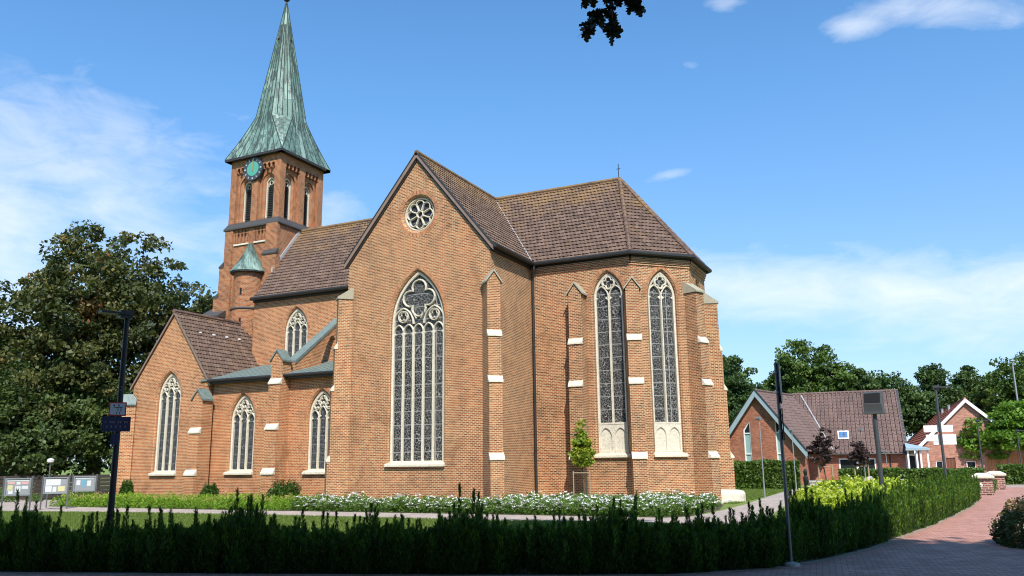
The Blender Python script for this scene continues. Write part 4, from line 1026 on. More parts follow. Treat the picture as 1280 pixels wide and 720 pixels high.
# ---- woods and trees behind the parish hall
for x, y, lob, lab, nc, mt in (
    (-21.2, 106, [(0, 0, 10.4, 3.6, 3.6, 4.6), (2.2, 0, 8.2, 3, 3, 3.6), (-2.6, 0, 8, 3.4, 3.4, 3.8), (1, -2, 4.4, 4, 3.6, 3.6)], 'dark round tree rising just behind the apse edge', 430, 'wood_leaf'),
    (-12.6, 112, [(0, 0, 12.8, 3.9, 3.9, 4.2), (-2.6, 0, 9.5, 3.2, 3.4, 3.6), (2.8, 0, 10.2, 3.4, 3.4, 3.8), (0, -2, 6.5, 5, 4, 4)], 'tallest green oak above the parish hall ridge', 560, 'wood_leaf_light'),
    (-4.4, 114, [(-1.6, 0, 9.8, 3.0, 3, 3.2), (1.8, 0, 8.8, 3.0, 3, 3.2), (4.4, 0, 7.4, 2.4, 2.6, 2.8), (-4.4, 0, 8.6, 2.8, 3, 3.6)], 'broad low dark tree behind the hall roof right half', 400, 'wood_leaf'),
    (2.2, 118, [(-.2, 0, 11.4, 1.5, 1.7, 1.9), (1.6, 0, 8.8, 1.5, 1.6, 1.9), (-1.5, 0, 8.0, 1.5, 1.7, 2.0), (.4, 0, 5.6, 1.8, 1.8, 2)], 'slender gappy dark tree between the two brick houses', 150, 'wood_leaf'),
    (6.0, 122, [(0, 0, 10.4, 2.0, 2.2, 2.8), (.8, 0, 6.5, 2.4, 2.4, 3)], 'dark tree behind the red tiled roof gable', 170, 'wood_leaf'),
    (11.6, 116, [(0, 0, 10.0, 3.8, 4, 3.8), (3, 1, 8, 4, 4, 4.4), (-2.8, 0, 8, 2.8, 3.4, 3.6), (0, 0, 4, 5, 4, 3)], 'wide rounded green tree at the far right', 480, 'wood_leaf_light')):
    make_tree('oak_tree', (x, y, 0), lob, lab, mt, int(nc*.9), 90, .19, .95, 4.5, .35, group='trees beyond the parish hall', hue=(.1, .95))
make_tree('maple_tree', (6.6, 82.0, 0), [(-1.7, 0, 3.5, 2.5, 2.4, 2.1), (1.4, 0, 4.3, 2.8, 2.5, 2.2), (4.2, 1, 4.2, 2.8, 2.5, 2.4), (.4, -1, 3.3, 2.8, 2.2, 1.1), (3.5, -1, 3.4, 2.6, 2.2, 1.1), (-2.8, -.6, 2.6, 1.5, 1.4, 1.2), (-.4, -.4, 4.6, 2.2, 2.0, 1.4), (2.6, -.6, 5.2, 2.2, 2.0, 1.3)], 'bright green spreading maple in front of the white gabled house', 'maple_bright_leaf', 900, 62, .17, .6, 2.2, .14, hue=(.1, .95))

# ---- big oaks at the photographer's back: they shade the road and the near hedge; unseen low rear lobes are added to cut sky light
def lobes_at(base, L): return [(x-base[0], y-base[1], z, rx, ry, rz_) for x, y, z, rx, ry, rz_ in L]
oak_specs = [((2.5, -6.5, 0), [(0.5, 2.5, 15.5, 5, 5, 3.6), (-.5, 9.5, 16.2, 4.6, 4.8, 3.4), (5.5, 7, 15.2, 4.6, 4.4, 3.4), (4, -1, 17, 6, 5, 4), (8.5, 3, 15.5, 4.5, 4.6, 3.4), (0, -9.5, 6.5, 7, 3.6, 6.2), (8, -10, 6, 6, 3.6, 6)], 'great oak at the photographer\'s back shading the road'),
             ((-9.5, -5.5, 0), [(-6.5, -.5, 14.5, 4.6, 4.6, 3.4), (-4, 4.4, 15.6, 4.0, 4.0, 3.2), (-10.5, -3.0, 14.5, 4.5, 4.5, 3.6), (-5, -5, 16.5, 5, 4.5, 4), (-1.5, 5.5, 15.0, 4, 4, 3), (-9, -9, 6.5, 7, 3.6, 6.2), (-19, -7.5, 7, 7, 3.6, 6.5), (-28, -5, 7, 7, 4, 6.5), (-8.8, 3.0, 15.2, 3.2, 3.2, 2.6)], 'second oak behind the camera over the shaded hedge'),
             ((13.5, -3.5, 0), [(11, 6.8, 15.0, 4.4, 4.2, 3.4), (15, 3, 14.5, 4.6, 5, 3.6), (10.5, 0, 16, 4.6, 4.6, 3.6), (17, 8.2, 14.6, 4, 4, 3.2), (14, -3.5, 17, 5, 5, 4), (16, -9, 6.5, 7, 3.6, 6.2), (24, -6, 6.5, 6, 4, 6)], 'third oak beside the road behind the camera')]
oak_specs = [(l, lobes_at(l, lob), lab) for l, lob, lab in oak_specs]
oaks = [make_tree('oak_tree', l, lob, lab, 'oak_leaf', 900, 48, .36, 1.25, 9.5, .45, hue=(0, 1)) for l, lob, lab in oak_specs]
# the leafy spray that hangs into the picture from the first oak
def lobed_leaf(L):
    pts = []
    for k in range(9):
        t = k/8; w = (.11+.30*math.sin(math.pi*min(1, t*1.02))**1.1)*(1 if k % 2 else .52); pts.append((t, w))
    return [(a*L, w*L) for a, w in pts] + [(a*L, -w*L) for a, w in reversed(pts[1:-1])]
m = MB(); st = V(-2.80, 8.55, 7.6)
def spray_leaf(p, d, L):
    d = d.normalized(); n = V(random.gauss(0, .6), random.gauss(0, .6)-.7, random.gauss(.2, .6)); n = (n-d*n.dot(d)).normalized(); b = n.cross(d)
    out = lobed_leaf(L); q = [p+d*a+b*w+n*(.25*L*(a/L)**2*-.6) for a, w in out]
    c = p+d*L*.5
    for i in range(len(q)): m.face([c, q[i], q[(i+1) % len(q)]])
tw = MB(); tips = []
for a, b in (((-2.80, 8.55, 7.75), (-2.80, 8.55, 6.92)), ((-2.80, 8.55, 7.3), (-3.08, 8.47, 7.02)), ((-2.82, 8.55, 7.45), (-2.52, 8.66, 7.25)), ((-2.8, 8.55, 7.6), (-3.10, 8.45, 7.42))):
    tw.tube([a, (V(*a)+V(*b))/2+V(.02, 0, .02), b], [.012, .009, .004], 5)
    for k in range(30):
        t = k/29; p = V(*a).lerp(V(*b), t); d = (V(*b)-V(*a)).normalized()*.5+V(random.gauss(0, .7), random.gauss(0, .7), random.gauss(-.25, .5))
        if p.z < 7.6: spray_leaf(p, d, random.uniform(.11, .19))
tw.tube([(2.5, -2, 14.5), (0, 4, 12.0), (-2.2, 7.4, 9.2), (-2.80, 8.55, 7.7)], [.09, .06, .03, .012], 6)
hb = tw.build('hanging_branch', 'bark', oaks[0]); m.build('leaves', 'oak_leaf', hb)

# grass blades on the strip of lawn between hedge and path and on the lawn by the apse
def blades(n, x0, x1, y0, y1, keep):
    x = rng.uniform(x0, x1, n); y = rng.uniform(y0, y1, n); k = keep(x, y); x, y = x[k], y[k]; n = len(x)
    a = rng.random(n)*6.283; h = .035+.05*rng.random(n); w = .007+.006*rng.random(n); lx_, ly_ = rng.normal(size=n)*.025, rng.normal(size=n)*.025
    dx, dy = np.cos(a)*w, np.sin(a)*w; z = np.full(n, .002)
    return np.stack([np.stack([x-dx, y-dy, z], 1), np.stack([x+dx, y+dy, z], 1), np.stack([x+dx*.4+lx_, y+dy*.4+ly_, h], 1), np.stack([x-dx*.4+lx_, y-dy*.4+ly_, h], 1)], 1)
hx_ = np.array([p[0] for p in HEDGE]); hy_ = np.array([p[1] for p in HEDGE])
g1 = blades(150000, -40, -5.3, 19, 26.4, lambda x, y: (y > np.interp(x, hx_, hy_)+1.2) & (y < np.interp(x, [-40, -30.5, -22, -13.5, -9.6, -5.3], [24.8, 26.1, 26.3, 26.15, 26.9, 26.5])))
g2 = blades(26000, -11.5, -7.75, 38.6, 57, lambda x, y: x < np.interp(y, [38, 45, 57], [-7.5, -7.7, -8.0]))
g3 = blades(26000, -4.9, -1.2, 29, 46, lambda x, y: x < np.interp(y, hy_, hx_)-.9)
tag(quads('grass', np.concatenate([g1, g2, g3]), 'grass_leaf', None, None), 'short green lawn grass between the hedge, the path and the church', 'grass', kind='stuff')

# ================================================================== the yew hedge along the road, bush by bush
def yew_proto(seed, H, lead):
    r = np.random.default_rng(seed); C = []; D = []; Wd = []; Ln = []; Vv = []
    stems = []
    K = 60
    for k in range(K):
        a = r.random()*6.283; q = math.sqrt(r.random()); bx, by = .35*q*math.cos(a), .30*q*math.sin(a)
        thin = k < lead+6; h = H*(.72+.18*r.random())*(1-.16*q*q) if not thin else H*((1.02+.26*r.random()) if k < lead else (.84+.22*r.random()))
        lean = np.array([bx*.5+r.normal()*.03, by*.5+r.normal()*.03])
        n = int(250*h/H)+20; t = r.random(n)**.9
        rad = ((.05 if thin else .125)*(1-t)**.55+.009)*np.sqrt(r.random(n))*1.15; ph = r.random(n)*6.283
        x = bx+lean[0]*t+rad*np.cos(ph); y = by+lean[1]*t+rad*np.sin(ph); z = .03+h*t
        C.append(np.stack([x, y, z], 1)); dd = np.stack([np.cos(ph)*.55+r.normal(size=n)*.25, np.sin(ph)*.55+r.normal(size=n)*.25, 1.1+r.normal(size=n)*.35], 1)
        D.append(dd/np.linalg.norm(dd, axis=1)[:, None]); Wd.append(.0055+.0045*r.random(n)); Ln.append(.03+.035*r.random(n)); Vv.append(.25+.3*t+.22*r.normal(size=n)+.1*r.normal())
        stems.append(((bx*.4, by*.4, 0), (bx+lean[0], by+lean[1], h)))
    C = np.concatenate(C); D = np.concatenate(D); W_ = np.concatenate(Wd)[:, None]; L_ = np.concatenate(Ln)[:, None]; Vv = np.concatenate(Vv)
    n = len(C); S = np.cross(D, r.normal(size=(n, 3))); S /= np.linalg.norm(S, axis=1)[:, None]
    P = np.stack([C-D*L_, C+S*W_, C+D*L_, C-S*W_], 1)
    return P, Vv, stems
protos = []
for i, (H, lead) in enumerate(((1.06, 1), (1.10, 2), (1.02, 3), (1.14, 1), (1.08, 2), (1.04, 0))):
    P, Vv, stems = yew_proto(50+i, H, lead)
    t = thing('yew_bush', (0, 0, 0), 'x', 'bush')
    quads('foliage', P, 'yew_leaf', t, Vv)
    m = MB()
    for a, b in stems[::2]: m.tube([V(*a), V(*b)], [.009, .003], 4, False)
    m.build('stem', 'bark', t); protos.append(t)
def along(path, d):
    for (x0, y0), (x1, y1) in zip(path, path[1:]):
        L = math.hypot(x1-x0, y1-y0)
        if d <= L: return x0+(x1-x0)*d/L, y0+(y1-y0)*d/L, (-(y1-y0)/L, (x1-x0)/L)
        d -= L
    return None
used = set(); d = 1.2; k = 0; TALL = (9, 19, 28, 34, 45)
while True:
    q = along(HEDGE, d)
    if q is None: break
    x, y, n = q; i = random.randrange(6); o = protos[i] if i not in used else copy_tree(protos[i]); used.add(i)
    off = .42+random.uniform(-.07, .07)
    o.location = (x+n[0]*off, y+n[1]*off, 0); o.rotation_euler.z = random.uniform(0, 6.28)
    sunny = d > 27.3
    if sunny: s = random.uniform(.98, 1.1); o.scale = (s*1.05, s*1.05, s*.96)
    elif k in TALL: s = random.uniform(1.05, 1.12); o.scale = (s*.95, s*.95, random.uniform(1.08, 1.24))
    else: s = random.uniform(.94, 1.1); o.scale = (s, s, random.uniform(.82, .94))
    o['group'] = 'yew bushes of the road hedge'
    o['label'] = ('bright green yew bush in the sunlit stretch of hedge beside the brick road' if sunny else 'tall ragged yew bush sticking up above the dark shaded hedge' if k in TALL else 'dark yew bush of ordinary height in the shaded stretch of hedge')
    d += random.uniform(.36, .47) if sunny else (random.uniform(.40, .52) if k not in (14, 30, 36) else .72); k += 1
for i, p in enumerate(protos):
    if i not in used: [bpy.data.objects.remove(c) for c in list(p.children)]; bpy.data.objects.remove(p)

# ================================================================== planting beside the church
def mound(n, rx, ry, h, r):
    """points through a domed bush, most of them near its outside, down to the soil"""
    a = r.random(n)*6.283; f = r.random(n); el = np.arcsin(f); s = np.where(r.random(n) < .75, .82+.2*r.random(n), r.random(n)**.5)
    lump = 1+.10*np.sin(3*a+1.3)+.07*np.sin(5*a)+.06*np.sin(9*f+4*a)
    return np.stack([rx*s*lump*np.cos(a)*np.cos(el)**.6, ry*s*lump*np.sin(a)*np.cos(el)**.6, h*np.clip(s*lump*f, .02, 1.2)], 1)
def bush_proto(name, cat, seed, n, rx, ry, h, leaf, mat, flowers=0, fsize=.035, hue=None):
    r = np.random.default_rng(seed); t = thing(name, (0, 0, 0), 'x', cat)
    C = mound(n, rx, ry, h, r); zz = C[:, 2]/h
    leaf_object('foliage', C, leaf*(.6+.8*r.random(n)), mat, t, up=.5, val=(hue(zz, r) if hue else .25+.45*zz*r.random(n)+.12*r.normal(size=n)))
    if flowers:
        F = mound(flowers*3, rx, ry, h*1.04, r); F = F[F[:, 2] > .30*h][:flowers]
        P = []
        for c in F:
            for k in range(5):
                a = 1.2566*k+r.random(); tl = r.random()*.5+.2; dx = np.array([math.cos(a), math.sin(a), tl]); sx = np.array([-math.sin(a), math.cos(a), 0]); s = fsize*(.8+.5*r.random())
                P.append([c, c+dx*s*.7+sx*s*.5, c+dx*s*1.25, c+dx*s*.7-sx*s*.5])
        quads('blossom', np.array(P), 'petal', t)['kind'] = 'stuff'
    return t
def scatter(ps, spots, group, label, hs=(.85, 1.15)):
    first = set()
    for j, s in enumerate(spots):
        i = random.randrange(len(ps)) if j >= len(ps) else j
        o = ps[i] if i not in first else copy_tree(ps[i]); first.add(i)
        o.location = (s[0], s[1], s[2] if len(s) > 2 else .01); o.rotation_euler.z = random.uniform(0, 6.28); k = random.uniform(*hs); o.scale = (k, k, k*random.uniform(.9, 1.1))
        o['group'] = group; o['label'] = label(s) if callable(label) else label
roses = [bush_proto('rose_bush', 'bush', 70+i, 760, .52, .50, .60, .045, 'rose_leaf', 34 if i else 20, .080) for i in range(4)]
spots = []
y = 29.75
while y < 36.6:
    x = -25.2+random.uniform(-.2, .2)
    while x < -8.1:
        xr = -8.1 if y > 31 else -8.3
        ok = y < 32.2 or (x > -16.4 and (y < 36.2 or x > -14)) 
        dx = x+13.37; 
        if y > 33.5 and x > -11.8 and (x+11.8) - (y-37) > .0 and y > 36.2: ok = True
        if ok and not (y > 35.2 and x < -11.2 and y > 36.0): spots.append((x+random.uniform(-.12, .12), y+random.uniform(-.12, .12)))
        x += .74
    y += .82
scatter(roses, spots, 'white roses of the church bed', 'low white flowering rose bush in the bed at the foot of the church', (.74, 1.0))
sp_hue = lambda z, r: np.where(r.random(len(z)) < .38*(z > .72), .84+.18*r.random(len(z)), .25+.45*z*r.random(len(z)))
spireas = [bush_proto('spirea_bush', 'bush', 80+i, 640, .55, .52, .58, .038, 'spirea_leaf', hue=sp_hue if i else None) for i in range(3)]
spots = [(x+random.uniform(-.15, .15), y+random.uniform(-.1, .1)) for y in (29.5, 30.3, 31.2) for x in np.arange(-40.8, -25.4, .78)]
scatter(spireas, spots, 'spirea bushes below the aisle windows', 'yellow green spirea bush with pinkish tips in the bed below the aisle windows')
conifers = []
for (x, y, s, lab, rx) in ((-38.75, 32.0, 1.15, 'small dark conifer against the chapel wall left of its window', .34), (-32.6, 31.9, 1.0, 'small dark conifer beside the chapel right buttress', .42), (-27.6, 31.7, 1.15, 'wide dark evergreen bush in front of the aisle buttress', .75)):
    r = np.random.default_rng(int(-x*10)); t = thing('conifer_bush', (x, y, 0), lab, 'bush', 'evergreens against the church wall')
    C = mound(4200, rx, rx, s, r); leaf_object('foliage', C+np.array([x, y, 0]), .05+.04*r.random(4200), 'yew_leaf', t, up=.8, aspect=.35, val=.15+.45*r.random(4200))
    m = MB(); m.tube([(x, y, 0), (x, y, s*.8)], [.03, .01], 5); m.build('stem', 'bark', t)
limes = [bush_proto('hydrangea_bush', 'bush', 90+i, 900, .55, .55, .62, .05, 'lime_leaf', 5 if i else 0, .05) for i in range(3)]
spots = []
for j in range(46):
    t = j/45; y = 32.5+13.5*t+random.uniform(-.4, .4); x0, x1 = -4.6-.25*t, -1.65+1.1*t
    spots.append((random.uniform(x0, x1), y))
scatter(limes, spots, 'lime green hydrangeas on the lawn', 'lime green hydrangea bush on the lawn behind the sunlit hedge', (.85, 1.6))
# brown tipped shrub across the road, and ivy at the gate
r = np.random.default_rng(5); t = thing('road_shrub', (2.35, 22.7, 0), 'brown tipped rounded shrub on the right edge of the brick road', 'bush')
C = mound(7500, 1.12, 1.1, 1.02, r); zz = C[:, 2]/1.02; v = np.where((r.random(7500) < .5) & (zz > .72), .82+.18*r.random(7500), .15+.5*r.random(7500))
leaf_object('foliage', C+np.array([2.35, 22.7, 0]), .03+.025*r.random(7500), 'brown_shrub_leaf', t, up=.4, val=v)
m = MB()
for k in range(9): a = k*.7; m.tube([(2.35, 22.7, 0), (2.35+.5*math.cos(a), 22.7+.5*math.sin(a), .62)], [.018, .006], 5, False)
m.build('stem', 'bark', t)

# young staked tree in front of the choir
t = make_tree('young_tree', (-13.82, 35.45, 0), [(0, 0, 2.25, .55, .5, .45), (.02, 0, 2.75, .42, .4, .5), (0, 0, 3.3, .2, .2, .5), (0, 0, 1.95, .5, .45, .25)], 'young yellow green staked tree in front of the choir wall', 'young_leaf', 210, 13, .075, .14, 2.4, .028, hue=(.1, .95), limbs=True)
s = thing('tree_stake', (-13.82, 35.45, 0), 'three legged wooden stake frame round the young yellow green tree', 'tree stake')
ps = [(-14.2, 35.3), (-13.42, 35.3), (-13.8, 35.85)]
for x, y in ps: m = MB(); m.tube([(x, y, 0), (x, y, 1.55)], .03, 7); m.build('post', 'pale_wood', s)
for a, b in ((0, 1), (1, 2), (2, 0)): m = MB(); m.tube([(*ps[a], 1.46), (*ps[b], 1.46)], .024, 6); m.build('crossbar', 'pale_wood', s)

# hedges before the hall
def leaf_hedge(name, a, b, h, th, n, leaf, mat, lab):
    t = thing(name, ((a[0]+b[0])/2, (a[1]+b[1])/2, 0), lab, 'hedge'); L = math.hypot(b[0]-a[0], b[1]-a[1]); u = np.array([(b[0]-a[0])/L, (b[1]-a[1])/L]); w = np.array([u[1], -u[0]])
    s = rng.random(n)*L; face = rng.random(n); d_ = np.where(face < .75, th*(.5+rng.normal(size=n)*.06), (rng.random(n)-.5)*th); z = np.where(face < .75, rng.random(n)*h, h+rng.normal(size=n)*.04)
    z = z*(1+.03*np.sin(s*2.3)); C = np.stack([a[0]+u[0]*s+w[0]*d_, a[1]+u[1]*s+w[1]*d_, z], 1)
    leaf_object('foliage', C, leaf*(.6+.8*rng.random(n)), mat, t, up=.2, val=.15+.75*rng.random(n))
    m = MB(); f = Fr((a[0], a[1], 0), (u[0], u[1], 0), (w[0], w[1], 0)); m.box(f, .05, L-.05, 0, h*.92, -th*.4, th*.36); m.build('inner_twigs', 'bark', t)
leaf_hedge('beech_hedge', (-12.8, 57.4), (-7.35, 57.8), 1.75, .9, 9000, .10, 'beech_leaf', 'tall clipped green hedge before the hall gable')
leaf_hedge('beech_hedge', (-5.7, 66.2), (3.6, 67.0), 1.08, .8, 9000, .10, 'beech_leaf', 'long low clipped hedge in front of the hall windows')
leaf_hedge('beech_hedge', (4.6, 68.5), (12, 70), 1.25, .9, 6000, .11, 'beech_leaf', 'dark clipped hedge right of the gate pillars at the end of the road')

# ================================================================== parish hall
HA = R(4); hx = V(math.cos(HA), math.sin(HA), 0); hn = V(math.sin(HA), -math.cos(HA), 0)
FH = Fr((-3, 72, 0), hx, hn)
hall = thing('parish_hall', FH.P(-3, 0, -5), 'low brick hall with brown ribbed roof, skylight and blue edged gable', 'building')
hw_ = MB(); ME, MR = 2.30, 7.45
win = [(-3.12, .62), (-.42, .62), (-.42, 1.92), (-3.12, 1.92)]
hw_.holed(FH, [(-12.4, 0), (1.7, 0), (1.7, 2.6), (-12.4, 2.6)], [win]); hw_.loft(FH, win, 0, win, -.12)
FR = Fr(FH.P(1.7, 0, 0), -hn, hx)
hw_.holed(FR, [(0, 0), (10, 0), (10, 2.5), (5, 7.2), (0, 2.5)], [])
WA = R(-14); FW = Fr((-11.36, 67.3, 0), V(math.cos(WA), math.sin(WA), 0), V(math.sin(WA), -math.cos(WA), 0)); WHW = 3.52
wl = [(-1.32, 1.0), (-.72, 1.0), (-.72, 4.95), (-1.32, 4.25)]; wr = [(1.28, 1.0), (1.88, 1.0), (1.88, 4.3), (1.28, 5.05)]
hw_.holed(FW, [(-WHW, 0), (WHW, 0), (WHW, 2.62), (0, 7.1), (-WHW, 2.62)], [wl, wr])
for l in (wl, wr): hw_.loft(FW, l, 0, l, -.14)
fs = Fr(FW.P(WHW, 0, 0), -hn, hx); hw_.holed(fs, [(0, 0), (3.2, 0), (3.2, 2.6), (0, 2.6)], [])
hw_.build('hall_wall', 'hall_brick', hall)
m = MB(); m.holed(FR, [(.3, 2.4), (9.7, 2.4), (5, 7.0)], [], .03); m.build('gable_cladding', 'hall_grey', hall)
for l, sg in ((wl, -1), (wr, 1)):
    u0, u1 = l[0][0], l[1][0]; m = MB()
    ins = lambda l, k: [(l[0][0]+k, l[0][1]+k), (l[1][0]-k, l[1][1]+k), (l[2][0]-k, l[2][1]-k*1.6), (l[3][0]+k, l[3][1]-k*1.6)]
    li = ins(l, .075); m.loft(FW, l, -.05, li, -.05); m.loft(FW, li, -.05, li, -.12)
    for z in (1.75, 2.35, 3.95): m.box(FW, u0, u1, z-.04, z+.04, -.12, -.045)
    w = m.build('gable_window', 'white_paint', hall)
    m = MB(); m.poly([FW.P(u0, z, -.11) for u0, z in ((u0, 1.0), (u1, 1.0), (u1, 3.95), (u0, 3.95))]); m.build('pane', 'glass_pale', w)
    m = MB(); m.poly([FW.P(a, b, -.11) for a, b in ((u0, 3.95), (u1, 3.95), l[2], l[3])]); m.build('upper_pane', 'glass_dark', w)
m = MB(); wi = [(-3.02, .72), (-.52, .72), (-.52, 1.82), (-3.02, 1.82)]; m.loft(FH, win, -.03, wi, -.03); m.loft(FH, wi, -.03, wi, -.1); m.box(FH, -1.85, -1.69, .72, 1.82, -.1, -.035); m.box(FH, -3.2, -.34, .52, .62, -.05, .08)
w = m.build('hall_window', 'white_paint', hall)
m = MB(); m.poly([FH.P(a, b, -.09) for a, b in win]); m.build('pane', 'glass_dark', w)
rib = [(0, .0), (.06, .10), (.30, .10), (.42, .0), (.9, 0)]
OVH = .42; main = [FH.P(-8.9, ME-.02, OVH), FH.P(1.95, ME-.02, OVH), FH.P(1.95, MR, -5), FH.P(-6.5, MR, -5)]
tiled('hall_roof', 'hall_tile', main, hall, tw=.33, th=.42, stagger=False, prof=rib, lip=.03)
tiled('hall_roof', 'hall_tile', [FH.P(1.95, ME-.02, -10-OVH), FH.P(-8.9, ME-.02, -10-OVH), FH.P(-6.5, MR, -5), FH.P(1.95, MR, -5)], hall, tw=.33, th=.42, stagger=False, prof=rib, lip=.03)
WR = 7.22; wsl = (WR-2.50)/(WHW+.2)
for sg in (1, -1):
    zb = WR-(WHW+.2)*wsl
    # runs back until it meets the main roof
    dmeet = lambda z: OVH-(z-ME+.02)*(5+OVH)/(MR-ME+.02)
    tiled('wing_roof', 'hall_tile', [FW.P(0, WR, .35), FW.P(sg*(WHW+.2), zb, .35), FW.P(sg*(WHW+.2), zb, -7.3), FW.P(0, WR, -7.3)], hall, tw=.28, th=.3, lip=.02)
m = MB(); m.tube([FW.P(0, WR+.04, .35), FW.P(0, WR+.04, -7.3)], .10, 8); m.tube([FH.P(-6.5, MR+.03, -5), FH.P(1.95, MR+.03, -5)], .11, 8); m.build('ridge_tiles', 'hall_tile', hall)
from mathutils.geometry import intersect_line_plane
mn = (main[1]-main[0]).cross(main[2]-main[0])
va = intersect_line_plane(FW.P(0, WR, 0), FW.P(0, WR, -9), main[0], mn); vb = intersect_line_plane(FW.P(WHW+.2, zb, 0), FW.P(WHW+.2, zb, -9), main[0], mn)
m = MB(); m.tube([va+Z*.09, vb+Z*.09], .07, 6); m.build('valley_flashing', 'lead', hall)
m = barge(FW, [(-WHW-.25, zb-.02), (0, WR+.06), (WHW+.25, zb-.02)], hall, .52, d=(.30, .40)); m.build('verge_fascia', 'zinc_blue', hall)
m = barge(FW, [(-WHW-.27, zb+.06), (0, WR+.15), (WHW+.27, zb+.06)], hall, .09, d=(.25, .44)); m.build('verge_trim', 'black_trim', hall)
m = MB(); m.tube([FH.P(-4.7, ME-.06, OVH+.06), FH.P(1.95, ME-.06, OVH+.06)], .07, 8); m.tube([FH.P(.6, ME-.1, .35), FH.P(.62, ME-.4, .06), FH.P(.62, 0, .06)], .045, 7); m.build('hall_gutter', 'gutter_metal', hall)
m = barge(FR, [(-OVH, ME), (5, MR+.04), (10+OVH, ME)], hall, .16, d=(.0, .27)); m.build('gable_trim', 'anthracite', hall)
# skylight
sl = V(0, 0, 0); e = hx; sdir = (FH.P(0, MR, -5)-FH.P(0, ME, OVH)).normalized(); sn = hx.cross(sdir); sn = sn if sn.z > 0 else -sn
o = FH.P(-2.62, ME, OVH)+sdir*2.05+sn*.06
class F3(Fr):
    def __init__(s, o, ex, up, n): s.o = o; s.ex = ex; s.n = n; s.up = up
    def P(s, u, z, d=0): return s.o+s.ex*u+s.up*z+s.n*d
fk = F3(o, hx, sdir, sn)
m = MB(); lo = [(-.42, -.48), (.42, -.48), (.42, .48), (-.42, .48)]; li = [(-.32, -.36), (.32, -.36), (.32, .36), (-.32, .36)]
m.loft(fk, lo, -.06, lo, .06); m.loft(fk, lo, .06, li, .06); m.loft(fk, li, .06, li, .02); w = m.build('skylight', 'white_paint', hall)
m = MB(); m.poly([fk.P(a, b, .025) for a, b in li]); m.build('pane', 'skylight_glass', w)
# entrance canopy with white posts
m = MB(); cz = 2.62
m.poly([FH.P(1.75, 3.05, .1), FH.P(1.75, cz, 1.5), FH.P(3.35, cz, 1.5)]); m.poly([FH.P(1.75, 3.05, .1), FH.P(3.35, cz, 1.5), FH.P(3.35, cz, -2.5), FH.P(1.75, 3.05, -2.2)]); m.box(FH, 1.72, 3.38, cz-.16, cz-.005, -2.5, 1.52)
cn = m.build('canopy', 'zinc_blue', hall)
for u in (1.85, 2.45, 2.72, 3.2): m = MB(); m.box(FH, u-.06, u+.06, 0, cz-.16, 1.2, 1.32); m.build('post', 'white_paint', cn)
m = MB(); m.box(FH, 1.75, 2.5, 0, 2.2, -.3, -.2); m.build('entrance_door', 'white_paint', hall)
m = MB(); m.box(FH, 1.86, 2.4, .15, 2.05, -.2, -.185); m.build('door_glass', 'glass_dark', hall)

# ================================================================== white gabled house beyond
A2 = R(3.5); gx = V(math.cos(A2), math.sin(A2), 0); gn = V(math.sin(A2), -math.cos(A2), 0)
FG = Fr((3.62, 80.6, 0), gx, gn); G = 3.95; GE, GR = 2.75, 6.62
house = thing('brick_house', FG.o, 'red roofed brick house with white gable boards and wooden doors', 'house')
doors = [('brown_door', -1.95, -1.25, 0, 1.85), ('orange_wood', 1.0, 2.6, 0, 2.1), ('orange_wood', 2.75, 3.75, 0, 2.1)]
wins = [(-2.75, -2.2, .95, 1.6), (-.45, .25, 1.0, 1.55), (-1.0, -.1, 3.3, 3.62)]
m = MB(); hs = [[(a, z0+.005), (b, z0+.005), (b, z1), (a, z1)] for a, b, z0, z1 in wins]+[[(a, .01), (b, .01), (b, z1), (a, z1)] for _, a, b, z0, z1 in doors]
m.holed(FG, [(-G, 0), (G, 0), (G, GE+.2), (0, GR-.05), (-G, GE+.2)], hs)
for l in hs: m.loft(FG, l, 0, l, -.12)
for sg in (1, -1): f = Fr(FG.P(sg*G, 0), -gn, gx*sg); m.holed(f, [(0, 0), (40, 0), (40, GE+.15), (0, GE+.15)], [])
m.build('house_wall', 'house_brick', house)
for a, b, z0, z1 in wins:
    m = MB(); l = [(a, z0), (b, z0), (b, z1), (a, z1)]; k = .06; li = [(a+k, z0+k), (b-k, z0+k), (b-k, z1-k), (a+k, z1-k)]; m.loft(FG, l, -.04, li, -.04); m.loft(FG, li, -.04, li, -.1); w = m.build('window', 'white_paint', house)
    m = MB(); m.poly([FG.P(u, z, -.095) for u, z in l]); m.build('pane', 'glass_dark', w)
for mt, a, b, z0, z1 in doors:
    m = MB(); n_ = max(3, int((b-a)/.2)); q = (b-a)/n_
    for k in range(n_): m.box(FG, a+k*q+.008, a+(k+1)*q-.008, 0, z1, -.11, -.06)
    m.build('door', mt, house)
for sg in (1, -1): tiled('house_roof', 'red_tile', [FG.P(0, GR+.1, .25), FG.P(sg*(G+.35), GE-.25, .25), FG.P(sg*(G+.35), GE-.25, -40), FG.P(0, GR+.1, -40)], house, tw=.6, th=.44, lip=.07, stagger=False)
m = barge(FG, [(-G-.4, GE-.2), (0, GR+.17), (G+.4, GE-.2)], house, .34, d=(.2, .30)); m.build('gable_board', 'white_paint', house)
m = MB(); m.tube([FG.P(0, GR+.16, .2), FG.P(0, GR+.16, -40)], .12, 8); m.build('ridge_tiles', 'red_tile', house)
for dd in (-8, -15):
    m = MB(); m.lathe(FG.P(-.55, GR-.45, dd), [(.11, 0), (.11, .45), (.15, .48), (.15, .54), (0, .56)], 8); m.build('roof_vent', 'lead', house)

